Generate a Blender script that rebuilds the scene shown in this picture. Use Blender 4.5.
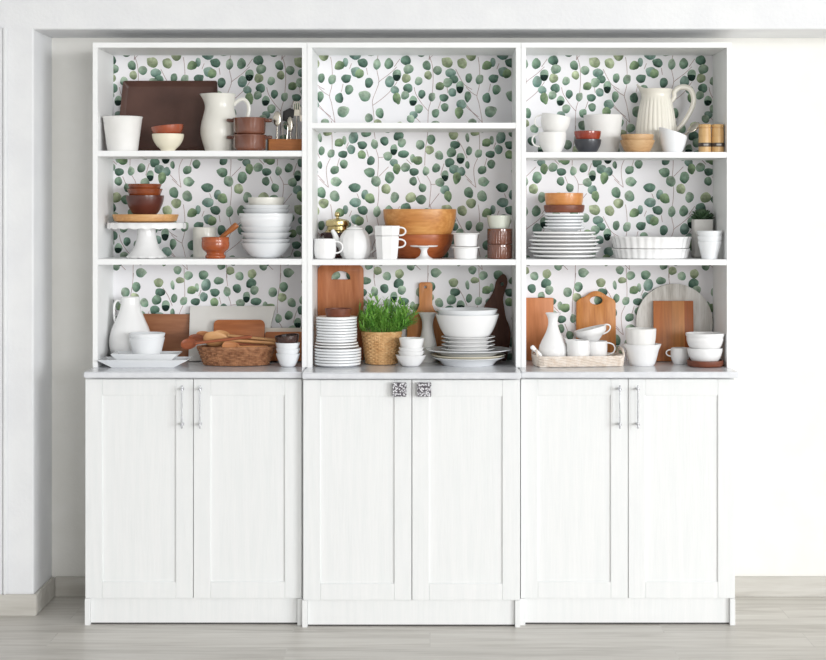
import bpy, bmesh, math, random
from mathutils import Vector, Matrix
R = random.Random(7)
PI = math.pi
SC = bpy.context.scene
COL = SC.collection
for o in list(bpy.data.objects): bpy.data.objects.remove(o)

# ------------------------------------------------------------------ camera, world, light, exposure
F, CX, CY, H = 1656.0, 430.0, 212.0, 1.448          # focal length in pixels, principal point, eye height
cam_d = bpy.data.cameras.new('camera'); cam = bpy.data.objects.new('camera', cam_d); COL.objects.link(cam)
cam.location = (0, 0, H); cam.rotation_euler = (PI/2, 0, 0)
cam_d.sensor_width = 36; cam_d.lens = F/826*36
cam_d.shift_x = (413-CX)/826; cam_d.shift_y = -(330-CY)/826
cam_d.clip_start = .1; cam_d.clip_end = 60
SC.camera = cam
SC.view_settings.view_transform = 'Standard'; SC.view_settings.look = 'None'
SC.view_settings.gamma = 1; SC.view_settings.use_curve_mapping = False
SC.view_settings.exposure = -0.09
w = bpy.data.worlds.new('daylight'); SC.world = w; w.use_nodes = True
bg = w.node_tree.nodes['Background']; bg.inputs[0].default_value = (1, .985, .945, 1); bg.inputs[1].default_value = .95
def area(name, loc, target, sx, sy, power, col):
    d = bpy.data.lights.new(name, 'AREA'); d.shape = 'RECTANGLE'; d.size = sx; d.size_y = sy; d.energy = power; d.color = col
    o = bpy.data.objects.new(name, d); COL.objects.link(o); o.location = loc
    o.rotation_euler = (Vector(target)-Vector(loc)).to_track_quat('-Z', 'Y').to_euler()
    return o
area('window_daylight', (9.2, -3.4, 2.1), (.0, 6.1, 1.2), 4.4, 3.2, 790, (.965, .98, 1))
area('added_front_fill', (3.6, -5.8, 1.75), (.0, 6.1, 1.25), 3.0, 2.6, 310, (1, 1, 1))  # added fill lamp behind the camera, brightens the shelf interiors

# ------------------------------------------------------------------ pixel measurements -> metres
def X(px, Y): return (px-CX)*Y/F
def Z(py, Y): return H-(py-CY)*Y/F

# ------------------------------------------------------------------ materials
def lin(c):
    return tuple(((v/255)/12.92 if v/255 <= .04045 else ((v/255+.055)/1.055)**2.4) for v in c)+(1,)
class NT:
    def __init__(s, name):
        s.m = bpy.data.materials.new(name); s.m.use_nodes = True; s.t = s.m.node_tree
        s.b = s.t.nodes['Principled BSDF']
    def n(s, kind, **kw):
        x = s.t.nodes.new(kind)
        for k, v in kw.items():
            if k.startswith('i_'):
                key = k[2:].replace('_', ' ')
                x.inputs[key].default_value = v
            else: setattr(x, k, v)
        return x
    def l(s, a, b): s.t.links.new(a, b)
def setp(b, rough=.5, metal=0, spec=.5, coat=0, trans=0, ior=1.5):
    b.inputs['Roughness'].default_value = rough; b.inputs['Metallic'].default_value = metal
    b.inputs['Specular IOR Level'].default_value = spec; b.inputs['Coat Weight'].default_value = coat
    b.inputs['Coat Roughness'].default_value = .08
    b.inputs['Transmission Weight'].default_value = trans; b.inputs['IOR'].default_value = ior
def noisy(name, c1, c2, scale=6, rough=.5, bump=0, bscale=60, stretch=(1,1,1), detail=4, lo=.35, hi=.65, **kw):
    t = NT(name); setp(t.b, rough, **kw)
    tc = t.n('ShaderNodeTexCoord'); mp = t.n('ShaderNodeMapping'); mp.inputs['Scale'].default_value = stretch
    t.l(tc.outputs['Object'], mp.inputs['Vector'])
    nz = t.n('ShaderNodeTexNoise', i_Scale=scale, i_Detail=detail)
    t.l(mp.outputs[0], nz.inputs['Vector'])
    cr = t.n('ShaderNodeValToRGB'); e = cr.color_ramp.elements
    e[0].position = lo; e[0].color = lin(c1); e[1].position = hi; e[1].color = lin(c2)
    t.l(nz.outputs['Fac'], cr.inputs['Fac']); t.l(cr.outputs['Color'], t.b.inputs['Base Color'])
    if bump:
        n2 = t.n('ShaderNodeTexNoise', i_Scale=bscale, i_Detail=3)
        t.l(mp.outputs[0], n2.inputs['Vector'])
        bp = t.n('ShaderNodeBump', i_Strength=bump, i_Distance=.004)
        t.l(n2.outputs['Fac'], bp.inputs['Height']); t.l(bp.outputs['Normal'], t.b.inputs['Normal'])
    return t.m
def wood(name, c1, c2, c3, axis='z', scale=14, rough=.42, bump=.15, lines=1.0, coat=0):
    st = {'x': (.12, 1, 1), 'y': (1, .12, 1), 'z': (1, 1, .12)}[axis]
    t = NT(name); setp(t.b, rough, coat=coat)
    tc = t.n('ShaderNodeTexCoord'); mp = t.n('ShaderNodeMapping'); mp.inputs['Scale'].default_value = st
    t.l(tc.outputs['Object'], mp.inputs['Vector'])
    a = t.n('ShaderNodeTexNoise', i_Scale=scale, i_Detail=5, i_Distortion=1.2); t.l(mp.outputs[0], a.inputs['Vector'])
    b = t.n('ShaderNodeTexNoise', i_Scale=scale*9, i_Detail=3); t.l(mp.outputs[0], b.inputs['Vector'])
    mx = t.n('ShaderNodeMath', operation='MULTIPLY_ADD'); mx.inputs[1].default_value = .35*lines
    t.l(b.outputs['Fac'], mx.inputs[0])
    m2 = t.n('ShaderNodeMath', operation='MULTIPLY'); m2.inputs[1].default_value = 1-.35*lines
    t.l(a.outputs['Fac'], m2.inputs[0]); t.l(m2.outputs[0], mx.inputs[2])
    cr = t.n('ShaderNodeValToRGB'); cr.color_ramp.elements.new(.5); e = cr.color_ramp.elements
    for i, (p, c) in enumerate(((.33, c1), (.5, c2), (.66, c3))): e[i].position = p; e[i].color = lin(c)
    t.l(mx.outputs[0], cr.inputs['Fac']); t.l(cr.outputs['Color'], t.b.inputs['Base Color'])
    bp = t.n('ShaderNodeBump', i_Strength=bump, i_Distance=.002)
    t.l(mx.outputs[0], bp.inputs['Height']); t.l(bp.outputs['Normal'], t.b.inputs['Normal'])
    return t.m
MAT = {}
MAT['wall'] = noisy('white plaster', (232,233,235), (237,238,239), 8, .8, .25, 90, spec=.2)
MAT['alcove'] = noisy('warm white plaster', (238,237,232), (242,241,237), 8, .8, .12, 90, spec=.2)
MAT['paint'] = noisy('white lacquer', (247,248,248), (249,250,250), 5, .45, spec=.35)
MAT['door'] = noisy('white grained door foil', (236,238,238), (240,241,241), 60, .5, .12, 130, stretch=(1,1,.07), spec=.3)
MAT['worktop'] = noisy('pale glossy worktop', (218,220,225), (226,228,232), 30, .16, spec=.5)
MAT['plinthshade'] = noisy('painted plinth shadow', (70,68,66), (84,82,80), 10, .7)  # shade below the plinths, given as a dark colour
MAT['chrome'] = noisy('brushed chrome', (175,176,182), (205,206,210), 20, .22, metal=1)
MAT['white'] = noisy('white glazed ceramic', (245,245,245), (248,248,248), 4, .2, spec=.45, coat=.25)
MAT['coolwhite'] = noisy('cool white porcelain', (238,241,244), (243,245,247), 4, .2, spec=.45, coat=.25)
MAT['bisque'] = noisy('matt white stoneware', (238,237,234), (243,242,240), 14, .5, .06, 50, spec=.3)
MAT['cream'] = noisy('cream glaze', (238,230,206), (244,237,217), 6, .25, spec=.45, coat=.25)
MAT['pale cream'] = noisy('pale cream glaze', (238,234,222), (245,241,231), 6, .24, spec=.45, coat=.25)
MAT['ivory'] = noisy('ivory glaze', (232,230,221), (239,237,229), 5, .28, spec=.4, coat=.2)
MAT['rust'] = noisy('rust red glaze', (138,66,42), (168,84,54), 9, .22, coat=.4)
MAT['redbowl'] = noisy('glossy tomato red glaze', (126,42,26), (160,60,38), 9, .18, coat=.5)
MAT['choc'] = noisy('chocolate brown glaze', (78,38,32), (102,54,44), 10, .28, coat=.3)
MAT['orangebrown'] = noisy('burnt orange glaze', (118,54,28), (156,80,42), 12, .25, coat=.35)
MAT['traybrown'] = noisy('dark brown metal tray', (80,56,49), (97,69,60), 7, .38, spec=.4)
MAT['copper'] = noisy('reddish brown glaze', (82,46,36), (124,76,58), 8, .1, coat=.8, stretch=(1,1,.5))
MAT['darkbrown'] = noisy('espresso brown glaze', (48,32,28), (70,48,42), 8, .25, coat=.4)
MAT['plum'] = noisy('dark plum glaze', (58,32,34), (80,46,46), 8, .3, coat=.3)
MAT['slate'] = noisy('slate grey glaze', (46,48,54), (68,70,76), 8, .3, coat=.2)
MAT['brass'] = noisy('aged brass', (176,156,104), (214,198,150), 15, .24, metal=1)
MAT['steel'] = noisy('stainless steel', (190,184,172), (220,214,202), 15, .2, metal=1)
MAT['black'] = noisy('black nylon', (34,32,34), (48,45,46), 15, .45)
MAT['oak'] = wood('light oak', (190,136,82), (208,158,102), (222,178,124), 'x', 20)
MAT['bowlwood'] = wood('acacia bowl wood', (172,104,48), (200,136,72), (220,164,98), 'x', 12, .35)
MAT['bowldark'] = wood('red brown bowl wood', (142,72,34), (168,90,46), (184,106,58), 'x', 12, .35)
MAT['bamboo'] = wood('pale bamboo wood', (184,142,98), (204,166,122), (218,186,144), 'x', 16, .45)
MAT['mill'] = wood('honey beech', (190,148,94), (210,172,118), (224,190,140), 'z', 16, .4)
MAT['mahogany'] = wood('mahogany board wood', (160,92,52), (182,112,68), (198,130,86), 'z', 10, .5)
MAT['tanboard'] = wood('tan beech board', (180,112,60), (200,132,76), (212,148,92), 'z', 14, .45)
MAT['honey'] = wood('honey oak board', (176,104,42), (198,128,60), (214,148,80), 'z', 16, .42)
MAT['cherry'] = wood('cherry board wood', (186,112,64), (204,130,80), (218,150,100), 'z', 8, .45)
MAT['cherryx'] = wood('orange cherry board', (164,94,50), (184,112,64), (198,128,78), 'x', 10, .45)
MAT['walnut'] = wood('mid walnut board', (134,84,54), (152,98,64), (166,112,76), 'x', 14, .5)
MAT['wenge'] = wood('dark wenge board', (64,36,26), (84,50,37), (102,64,48), 'z', 12, .68)
MAT['mortar'] = wood('orange varnished wood', (148,66,28), (172,86,40), (192,106,54), 'x', 12, .25, coat=.4)
MAT['pestle'] = wood('brown pestle wood', (140,78,34), (164,98,48), (184,120,66), 'z', 14, .35)
MAT['spoonlight'] = wood('pale beech spoon', (196,140,90), (212,160,108), (222,176,126), 'x', 16, .5)
MAT['spoonmid'] = wood('tan spoon wood', (176,112,66), (192,130,82), (204,146,98), 'x', 16, .5)
MAT['spoondark'] = wood('red brown spoon wood', (134,70,42), (156,86,54), (174,104,70), 'x', 16, .45)
MAT['dishwood'] = wood('brown wooden dish', (104,56,38), (124,70,50), (140,84,62), 'x', 12, .42)
MAT['boxwood'] = wood('orange caddy wood', (176,104,48), (196,122,60), (208,138,76), 'x', 12, .45)
MAT['limewash'] = wood('limewashed round board', (172,167,158), (220,217,211), (242,241,238), 'z', 16, .7, .3)
MAT['marble'] = noisy('white marble board', (222,220,215), (232,230,226), 7, .35, detail=8)
MAT['palewood'] = wood('bleached board', (214,204,190), (224,215,202), (232,225,214), 'x', 14, .55)
MAT['wicker'] = noisy('brown wicker', (128,82,54), (188,136,98), 55, .6, .3, 200, lo=.3, hi=.7)
MAT['rattan'] = noisy('whitewashed rattan', (224,208,192), (246,238,229), 55, .65, .3, 200, lo=.3, hi=.7)
MAT['rush'] = noisy('golden rush weave', (200,152,98), (230,190,138), 40, .65, .3, 200, lo=.3, hi=.7)
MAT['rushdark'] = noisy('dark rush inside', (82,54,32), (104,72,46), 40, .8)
MAT['soil'] = noisy('dark potting soil', (48,38,30), (70,56,44), 80, .9, .5, 100)
MAT['grass'] = noisy('fresh green leaves', (84,152,54), (160,212,98), 22, .45, lo=.3, hi=.7)
MAT['darkleaf'] = noisy('deep green succulent leaves', (38,66,46), (84,112,78), 30, .4, lo=.3, hi=.7)
MAT['planter'] = noisy('pale stone planter', (224,222,218), (232,230,226), 30, .6)
MAT['celadon'] = noisy('pale grey green glaze', (206,210,196), (216,220,208), 6, .2, spec=.5, coat=.3)
MAT['amber'] = wood('amber wooden bowl', (198,124,62), (214,146,82), (228,168,106), 'x', 10, .3, coat=.2)
MAT['pewter'] = noisy('dull pewter', (132,128,124), (158,154,150), 30, .5, metal=.5)
MAT['band'] = noisy('dark leather band', (66,56,50), (88,76,68), 40, .5)
def knobmat():
    t = NT('silver filigree knob'); setp(t.b, .35, metal=.7)
    tc = t.n('ShaderNodeTexCoord')
    v = t.n('ShaderNodeTexVoronoi', i_Scale=150); v.distance = 'CHEBYCHEV'; t.l(tc.outputs['Object'], v.inputs['Vector'])
    cr = t.n('ShaderNodeValToRGB'); e = cr.color_ramp.elements
    e[0].position = .3; e[0].color = lin((206,206,210)); e[1].position = .46; e[1].color = lin((88,84,90))
    t.l(v.outputs['Distance'], cr.inputs['Fac']); t.l(cr.outputs['Color'], t.b.inputs['Base Color'])
    bp = t.n('ShaderNodeBump', i_Strength=.6, i_Distance=.002); bp.invert = True
    t.l(v.outputs['Distance'], bp.inputs['Height']); t.l(bp.outputs['Normal'], t.b.inputs['Normal'])
    return t.m
MAT['knob'] = knobmat()
def floormat(name, plank, c1, c2, c3):
    t = NT(name); setp(t.b, .38, spec=.4)
    tc = t.n('ShaderNodeTexCoord')
    mp = t.n('ShaderNodeMapping'); mp.inputs['Scale'].default_value = (.09, 1, 1); t.l(tc.outputs['Object'], mp.inputs['Vector'])
    br = t.n('ShaderNodeTexBrick', i_Scale=1.0, i_Mortar_Size=.0018, i_Brick_Width=1.28, i_Row_Height=.19, i_Color1=(.3,.3,.3,1), i_Color2=(.75,.75,.75,1), i_Mortar=(.1,.1,.1,1))
    br.offset = .37; br.offset_frequency = 2
    t.l(tc.outputs['Object'], br.inputs['Vector'])
    ofs = t.n('ShaderNodeVectorMath', operation='ADD'); t.l(mp.outputs[0], ofs.inputs[0])
    sc = t.n('ShaderNodeVectorMath', operation='SCALE'); sc.inputs['Scale'].default_value = 9 if plank else 0
    t.l(br.outputs['Color'], sc.inputs[0]); t.l(sc.outputs[0], ofs.inputs[1])
    a = t.n('ShaderNodeTexNoise', i_Scale=13, i_Detail=7, i_Distortion=1.6); t.l(ofs.outputs[0], a.inputs['Vector'])
    b = t.n('ShaderNodeTexNoise', i_Scale=70, i_Detail=3); t.l(ofs.outputs[0], b.inputs['Vector'])
    mx = t.n('ShaderNodeMix'); mx.data_type = 'FLOAT'; mx.inputs[0].default_value = .3
    t.l(a.outputs['Fac'], mx.inputs[2]); t.l(b.outputs['Fac'], mx.inputs[3])
    cr = t.n('ShaderNodeValToRGB'); cr.color_ramp.elements.new(.5); e = cr.color_ramp.elements
    for i, (p, c) in enumerate(((.3, c1), (.5, c2), (.7, c3))): e[i].position = p; e[i].color = lin(c)
    t.l(mx.outputs[0], cr.inputs['Fac'])
    if plank:
        m = t.n('ShaderNodeMix'); m.data_type = 'RGBA'; m.blend_type = 'MULTIPLY'; m.inputs[0].default_value = .16
        t.l(cr.outputs['Color'], m.inputs[6]); t.l(br.outputs['Color'], m.inputs[7]); t.l(m.outputs[2], t.b.inputs['Base Color'])
    else: t.l(cr.outputs['Color'], t.b.inputs['Base Color'])
    return t.m
def striped(name, tones, width):
    t = NT(name); setp(t.b, .42)
    tc = t.n('ShaderNodeTexCoord'); sp = t.n('ShaderNodeSeparateXYZ'); t.l(tc.outputs['Object'], sp.inputs[0])
    mr = t.n('ShaderNodeMapRange'); mr.inputs[1].default_value = -width/2; mr.inputs[2].default_value = width/2; t.l(sp.outputs['X'], mr.inputs[0])
    ra = t.n('ShaderNodeValToRGB'); ra.color_ramp.interpolation = 'CONSTANT'; e = ra.color_ramp.elements
    while len(e) < len(tones): e.new(.5)
    for i, (p, c) in enumerate(tones): e[i].position = p; e[i].color = lin(c)
    t.l(mr.outputs[0], ra.inputs['Fac'])
    mp = t.n('ShaderNodeMapping'); mp.inputs['Scale'].default_value = (1, 1, .1); t.l(tc.outputs['Object'], mp.inputs['Vector'])
    nz = t.n('ShaderNodeTexNoise', i_Scale=40, i_Detail=5, i_Distortion=1.0); t.l(mp.outputs[0], nz.inputs['Vector'])
    m2 = t.n('ShaderNodeMapRange'); m2.inputs[1].default_value = .3; m2.inputs[2].default_value = .7; m2.inputs[3].default_value = .78; m2.inputs[4].default_value = 1.2; t.l(nz.outputs['Fac'], m2.inputs[0])
    m = t.n('ShaderNodeMix'); m.data_type = 'RGBA'; m.blend_type = 'MULTIPLY'; m.inputs[0].default_value = 1
    t.l(ra.outputs['Color'], m.inputs[6]); t.l(m2.outputs[0], m.inputs[7]); t.l(m.outputs[2], t.b.inputs['Base Color'])
    return t.m
MAT['stripes'] = striped('glued strip board', [(0,(178,106,54)),(.22,(190,118,62)),(.46,(206,138,78)),(.77,(170,94,44))], .148)
MAT['floor'] = floormat('pale grey laminate planks', True, (188,183,175), (214,210,203), (228,225,219))
MAT['skirting'] = floormat('pale grey laminate skirting', False, (182,178,170), (200,197,190), (214,212,207))
MAT['paper'] = noisy('white wallpaper', (244,243,246), (247,246,249), 3, .7, spec=.2)
def tintmat():
    t = NT('printed watercolour leaves'); setp(t.b, .7, spec=.2)
    a = t.n('ShaderNodeVertexColor'); a.layer_name = 'tint'
    tc = t.n('ShaderNodeTexCoord'); nz = t.n('ShaderNodeTexNoise', i_Scale=52, i_Detail=4); t.l(tc.outputs['Object'], nz.inputs['Vector'])
    mr = t.n('ShaderNodeMapRange'); mr.inputs[1].default_value = .25; mr.inputs[2].default_value = .75; mr.inputs[3].default_value = .48; mr.inputs[4].default_value = 1.42
    t.l(nz.outputs['Fac'], mr.inputs[0])
    m = t.n('ShaderNodeMix'); m.data_type = 'RGBA'; m.blend_type = 'MULTIPLY'; m.inputs[0].default_value = 1
    t.l(a.outputs['Color'], m.inputs[6]); t.l(mr.outputs[0], m.inputs[7]); t.l(m.outputs[2], t.b.inputs['Base Color'])
    return t.m
MAT['print'] = tintmat()
MAT['stem'] = noisy('printed mauve stems', (168,146,146), (190,168,166), 30, .7)

# ------------------------------------------------------------------ mesh builder
def cr(pts, n=5):
    """smooth curve through 2-d or 3-d points"""
    out = []
    P = [Vector(p) for p in pts]
    for i in range(len(P)-1):
        a, b, c, d = P[max(i-1,0)], P[i], P[i+1], P[min(i+2,len(P)-1)]
        for k in range(n):
            t = k/n
            out.append(.5*((2*b)+(c-a)*t+(2*a-5*b+4*c-d)*t*t+(3*b-a-3*c+d)*t**3))
    out.append(P[-1]); return [tuple(v) for v in out]
def crz(pts, n=5): return [(r, max(0., z)) for r, z in cr(pts, n)]
class MB:
    def __init__(s): s.bm = bmesh.new(); s.xf = Matrix()
    def v(s, p): return s.bm.verts.new(s.xf @ Vector(p))
    def f(s, vs):
        try: return s.bm.faces.new(vs)
        except ValueError: return None
    def lathe(s, prof, seg=40, mod=None, c=(0,0,0)):
        rings = []
        for r, z in prof:
            if r < 1e-5: rings.append([s.v((c[0], c[1], c[2]+z))]); continue
            ring = []
            for i in range(seg):
                a = 2*PI*i/seg; rx = ry = r; dz = 0
                if mod:
                    q = mod(a, r, z); rx, ry, dz = (q if len(q) == 3 else (q[0], q[0], q[1]))
                ring.append(s.v((c[0]+rx*math.cos(a), c[1]+ry*math.sin(a), c[2]+z+dz)))
            rings.append(ring)
        for A, B in zip(rings, rings[1:]):
            for i in range(seg):
                j = (i+1) % seg
                if len(A) == 1 and len(B) == 1: break
                if len(A) == 1: s.f([A[0], B[j], B[i]])
                elif len(B) == 1: s.f([A[i], A[j], B[0]])
                else: s.f([A[i], A[j], B[j], B[i]])
        return s
    def box(s, x0, x1, y0, y1, z0, z1, bev=0):
        b = bmesh.new(); bmesh.ops.create_cube(b, size=1)
        for v in b.verts: v.co = Vector(((x0+x1)/2+v.co.x*(x1-x0), (y0+y1)/2+v.co.y*(y1-y0), (z0+z1)/2+v.co.z*(z1-z0)))
        if bev: bmesh.ops.bevel(b, geom=list(b.edges), offset=bev, segments=3, affect='EDGES')
        b.verts.index_update()
        mp = [s.v(v.co) for v in b.verts]
        for f in b.faces: s.f([mp[v.index] for v in f.verts])
        b.free(); return s
    def tube(s, path, r, seg=8, closed=False, flat=1.0):
        P = [Vector(p) for p in path]; n = len(P)
        rr = r if isinstance(r, (list, tuple)) else [r]*n
        rings = []; up = None
        for i in range(n):
            if closed: t = P[(i+1) % n]-P[i-1]
            else: t = P[min(i+1,n-1)]-P[max(i-1,0)]
            t.normalize()
            if up is None: up = Vector((0,0,1)) if abs(t.z) < .9 else Vector((0,1,0))
            sd = t.cross(up)
            if sd.length < 1e-6: sd = t.orthogonal()
            sd.normalize(); up = sd.cross(t).normalized()
            rings.append([s.v(P[i]+rr[i]*(math.cos(2*PI*k/seg)*sd+flat*math.sin(2*PI*k/seg)*up)) for k in range(seg)])
        m = n if closed else n-1
        for i in range(m):
            A, B = rings[i], rings[(i+1) % n]
            for k in range(seg): s.f([A[k], A[(k+1) % seg], B[(k+1) % seg], B[k]])
        if not closed: s.f(rings[0][::-1]); s.f(rings[-1])
        return s
    def ball(s, c, r, seg=16):
        rx, ry, rz = r if isinstance(r, (tuple, list)) else (r, r, r)
        n = seg//2
        return s.lathe([(abs(math.sin(PI*i/n))*rx if 0 < i < n else 0, -rz*math.cos(PI*i/n)) for i in range(n+1)], seg, (lambda a, q, z: (q, q*ry/rx, 0)), c)
    def slab(s, loop, y0, y1, hole=None, bev=None):
        """outline in x,z extruded in y (through the curve filler, so holes work)"""
        cu = bpy.data.curves.new('outline', 'CURVE'); cu.dimensions = '2D'; cu.fill_mode = 'BOTH'
        bev = bev or min(.002, (y1-y0)*.25)
        cu.extrude = (y1-y0)/2-bev; cu.bevel_depth = bev; cu.offset = -bev; cu.bevel_resolution = 1 if bev < .005 else 3
        for L in [loop]+([hole] if hole else []):
            sp = cu.splines.new('POLY'); sp.points.add(len(L)-1); sp.use_cyclic_u = True
            for p, (x, z) in zip(sp.points, L): p.co = (x, z, 0, 1)
        o = bpy.data.objects.new('outline', cu); me = bpy.data.meshes.new_from_object(o)
        mp = [s.v((v.co.x, (y0+y1)/2-v.co.z, v.co.y)) for v in me.vertices]
        for p in me.polygons: s.f([mp[i] for i in p.vertices])
        bpy.data.objects.remove(o); bpy.data.curves.remove(cu); bpy.data.meshes.remove(me)
        bmesh.ops.remove_doubles(s.bm, verts=s.bm.verts, dist=1e-6)
        return s
    def obj(s, name, mat, parent=None, loc=(0,0,0), rot=(0,0,0), angle=42):
        bmesh.ops.recalc_face_normals(s.bm, faces=s.bm.faces)
        me = bpy.data.meshes.new(name); s.bm.to_mesh(me); s.bm.free()
        for p in me.polygons: p.use_smooth = True
        me.set_sharp_from_angle(angle=math.radians(angle))
        for m in (mat if isinstance(mat, (list, tuple)) else [mat]): me.materials.append(MAT[m])
        o = bpy.data.objects.new(name, me); COL.objects.link(o); o.location = loc; o.rotation_euler = rot
        if parent: o.parent = parent
        return o
def tag(o, label, cat, group=None, kind=None):
    o['label'] = label; o['category'] = cat
    if group: o['group'] = group
    if kind: o['kind'] = kind
    return o
def thing(name, label, cat, loc, rot=(0,0,0), group=None):
    o = bpy.data.objects.new(name, None); COL.objects.link(o); o.location = loc; o.rotation_euler = rot; o.empty_display_size = .05
    return tag(o, label, cat, group)
def struct(name, mb, mat, parent=None):
    o = mb.obj(name, mat, parent)
    if not parent: o['kind'] = 'structure'
    return o
def dup(o, parent=None, **over):
    c = o.copy(); COL.objects.link(c)
    if parent: c.parent = parent
    for ch in list(o.children): dup(ch, c)
    for k, v in over.items(): c[k] = v
    return c
ORD = ['first','second','third','fourth','fifth','sixth','seventh','eighth','ninth','tenth','eleventh','twelfth']
# profiles ------------------------------------------------------------
def px(Y, base, pts):
    """measured silhouette (radius px, row px) at distance Y -> (r, z) above base"""
    return [(r*Y/F, max(0., Z(y, Y)-base)) for r, y in pts]
def shell(outer, t=.0035, floor=None):
    """hollow vessel from an outer silhouette running bottom to rim"""
    fl = floor if floor is not None else t*1.3
    z0 = outer[0][1]
    out = [(0, z0)]+list(outer)
    R0, H0 = outer[-1]
    out.append((R0-t*.5, H0+t*.35))
    inner = [(max(r-t, .0008), z) for r, z in outer if z > z0+fl]
    for p in reversed(inner): out.append(p)
    rf = min((p[0] for p in inner), default=R0-t)
    out += [(max(min(rf, outer[0][0]), .001)*.96, z0+fl), (0, z0+fl)]
    return out
def rimplate(Rr, Hh, rb, lip, t=.003):
    """plate with a thick rounded edge"""
    out = [(0, .0015), (rb*.93, .0015), (rb*.95, 0), (rb, 0), (rb*1.05, .002), (Rr*.93, Hh-lip-.0012), (Rr*.985, Hh-lip), (Rr, Hh-lip+.0012), (Rr, Hh-.0012), (Rr*.99, Hh)]
    return out+[(Rr*.95, Hh-.0015), (Rr*.9, Hh-lip+t*.7) if Hh-lip+t*.7 < Hh-.0015 else (Rr*.9, Hh-.002), (rb*.98, .002+t), (0, .002+t)]
def bowlprof(Rr, Hh, rb, k=.6, n=9, foot=.0):
    o = []
    if foot: o += [(rb, 0), (rb, foot)]
    for i in range(n+1):
        u = i/n; o.append((rb+(Rr-rb)*u**k, foot+(Hh-foot)*u**(1.0 if k < 1 else 1)))
    if foot: o.pop(2)
    # denser near the base where the curve is steep
    return o
def roundbowl(Rr, Hh, rb, n=10, p=2.0):
    """quarter-ellipse belly from foot radius to rim"""
    return [(rb+(Rr-rb)*math.sin(PI/2*i/n)**(2/p), Hh*(1-math.cos(PI/2*i/n))) for i in range(n+1)]
def plateprof(Rr, Hh, rb=None, t=.003):
    rb = rb or Rr*.62
    out = [(0, .0015), (rb*.93, .0015), (rb*.95, 0), (rb, 0), (rb*1.03, .003), (Rr*.8, Hh*.55), (Rr, Hh-t*.5), (Rr+t*.1, Hh), (Rr-t*.4, Hh+t*.3)]
    out += [(Rr*.79, Hh*.55+t), (rb*.98, .003+t), (0, .003+t)]
    return out
def handle_path(rw0, z0, rw1, z1, out, n=12, ang=0, sq=1.0):
    """loop leaving the wall at (rw1,z1) and coming back at (rw0,z0)"""
    P = []
    for i in range(n+1):
        a = PI*i/n
        u = math.sin(a)**sq
        rr = rw1+(rw0-rw1)*(i/n)+out*u
        zz = (z0+z1)/2+(z1-z0)/2*math.cos(a)*1.0
        P.append((rr*math.cos(ang), rr*math.sin(ang), zz))
    return P

# ------------------------------------------------------------------ room shell
YW, YA, YF, YB = 6.24, 5.95, 5.925, 6.222      # back wall, front wall plane, hutch front, hutch back panel
XJ = X(33.5, YA)                                 # corner of the alcove
ZH = Z(29.5, YA)                                 # underside of the wall above the alcove
struct('floor', MB().box(-4.5, 4.5, -1, 6.5, -.06, 0), 'floor')
struct('ceiling', MB().box(-4.5, 4.5, -1, 6.5, 2.75, 2.8), 'wall')  # out of view, put in to cut the light from above
struct('wall_side', MB().box(-4.5, -4.4, -1, YA, 0, 2.75), 'wall')  # out of view, put in to dim ambient light from the left
struct('wall_back', MB().box(XJ, 4.5, YW, YW+.12, 0, ZH), 'alcove')
struct('wall_front', MB().slab([(-4.5,-.02),(XJ,-.02),(XJ,ZH),(4.5,ZH),(4.5,3),(-4.5,3)], YA, YW+.12, bev=.010), 'wall')      # wall round the alcove
def skirt(name, x0, x1, y0, y1): struct(name, MB().box(x0, x1, y0, y1, 0, .0765, .003), 'skirting')
skirt('baseboard_back', XJ+.0135, 4.5, YW-.0135, YW)
skirt('baseboard_left', -4.5, XJ+.0135, YA-.0135, YA)
skirt('baseboard_alcove', XJ, XJ+.0135, YA, YW-.0135)
xt = X(7.6, YA)
struct('trim_1', MB().box(xt-.5, xt-.014, YA-.012, YA, .0765, ZH+.003, .003).box(xt-.014, xt, YA-.018, YA, .0765, ZH+.006, .004), 'wall')

# ------------------------------------------------------------------ eucalyptus wallpaper: one 147.4 px tile, read off the middle compartments
TILE = 147.4
LA = [(59,33,45,42,'O'),(250,90,24,40,'T'),(200,118,42,40,'G',215),(339,27,50,42,'T'),(405,97,43,40,'D',150),(527,110,33,45,'P',80),(632,105,40,45,'M',90),(38,230,30,42,'M'),
 (132,243,34,42,'P',50),(255,235,42,38,'D',35),(345,175,45,45,'T'),(375,190,38,42,'G'),(457,270,36,45,'D'),(282,330,37,43,'M'),(30,390,30,45,'M',260),(195,407,37,43,'D',60),
 (422,388,50,48,'P',150),(640,260,42,50,'T'),(228,525,50,50,'P',30),(70,621,36,36,'P'),(166,669,39,38,'P'),(298,664,43,40,'M'),(615,676,37,38,'P'),(455,580,35,40,'P'),(552,537,36,45,'M'),(533,628,36,37,'O')]
LB = [(122,75,46,42,'D'),(145,150,45,42,'P'),(42,205,38,52,'B'),(125,232,40,40,'O'),(25,335,38,35,'T'),(42,405,36,48,'G',290),(140,320,42,40,'D'),(115,380,36,38,'P'),
 (235,255,33,38,'P'),(262,370,32,38,'D'),(185,430,34,45,'B'),(235,500,36,40,'P'),(190,555,36,36,'T'),(165,590,34,36,'P'),(305,118,36,42,'M'),(318,205,34,38,'O'),(400,162,38,40,'P'),
 (350,397,30,38,'P',50),(382,540,33,38,'M',50),(423,300,38,36,'G',215),(457,403,40,34,'D'),(465,487,33,38,'M'),(487,93,48,46,'O',140),(618,100,42,46,'O'),(515,185,48,38,'T'),
 (545,240,40,36,'D'),(490,270,40,42,'P'),(530,355,36,38,'T'),(597,310,34,55,'B'),(610,460,44,42,'T'),(590,530,38,48,'G',265),(383,645,43,42,'P',0),(65,656,39,40,'O')]
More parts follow.
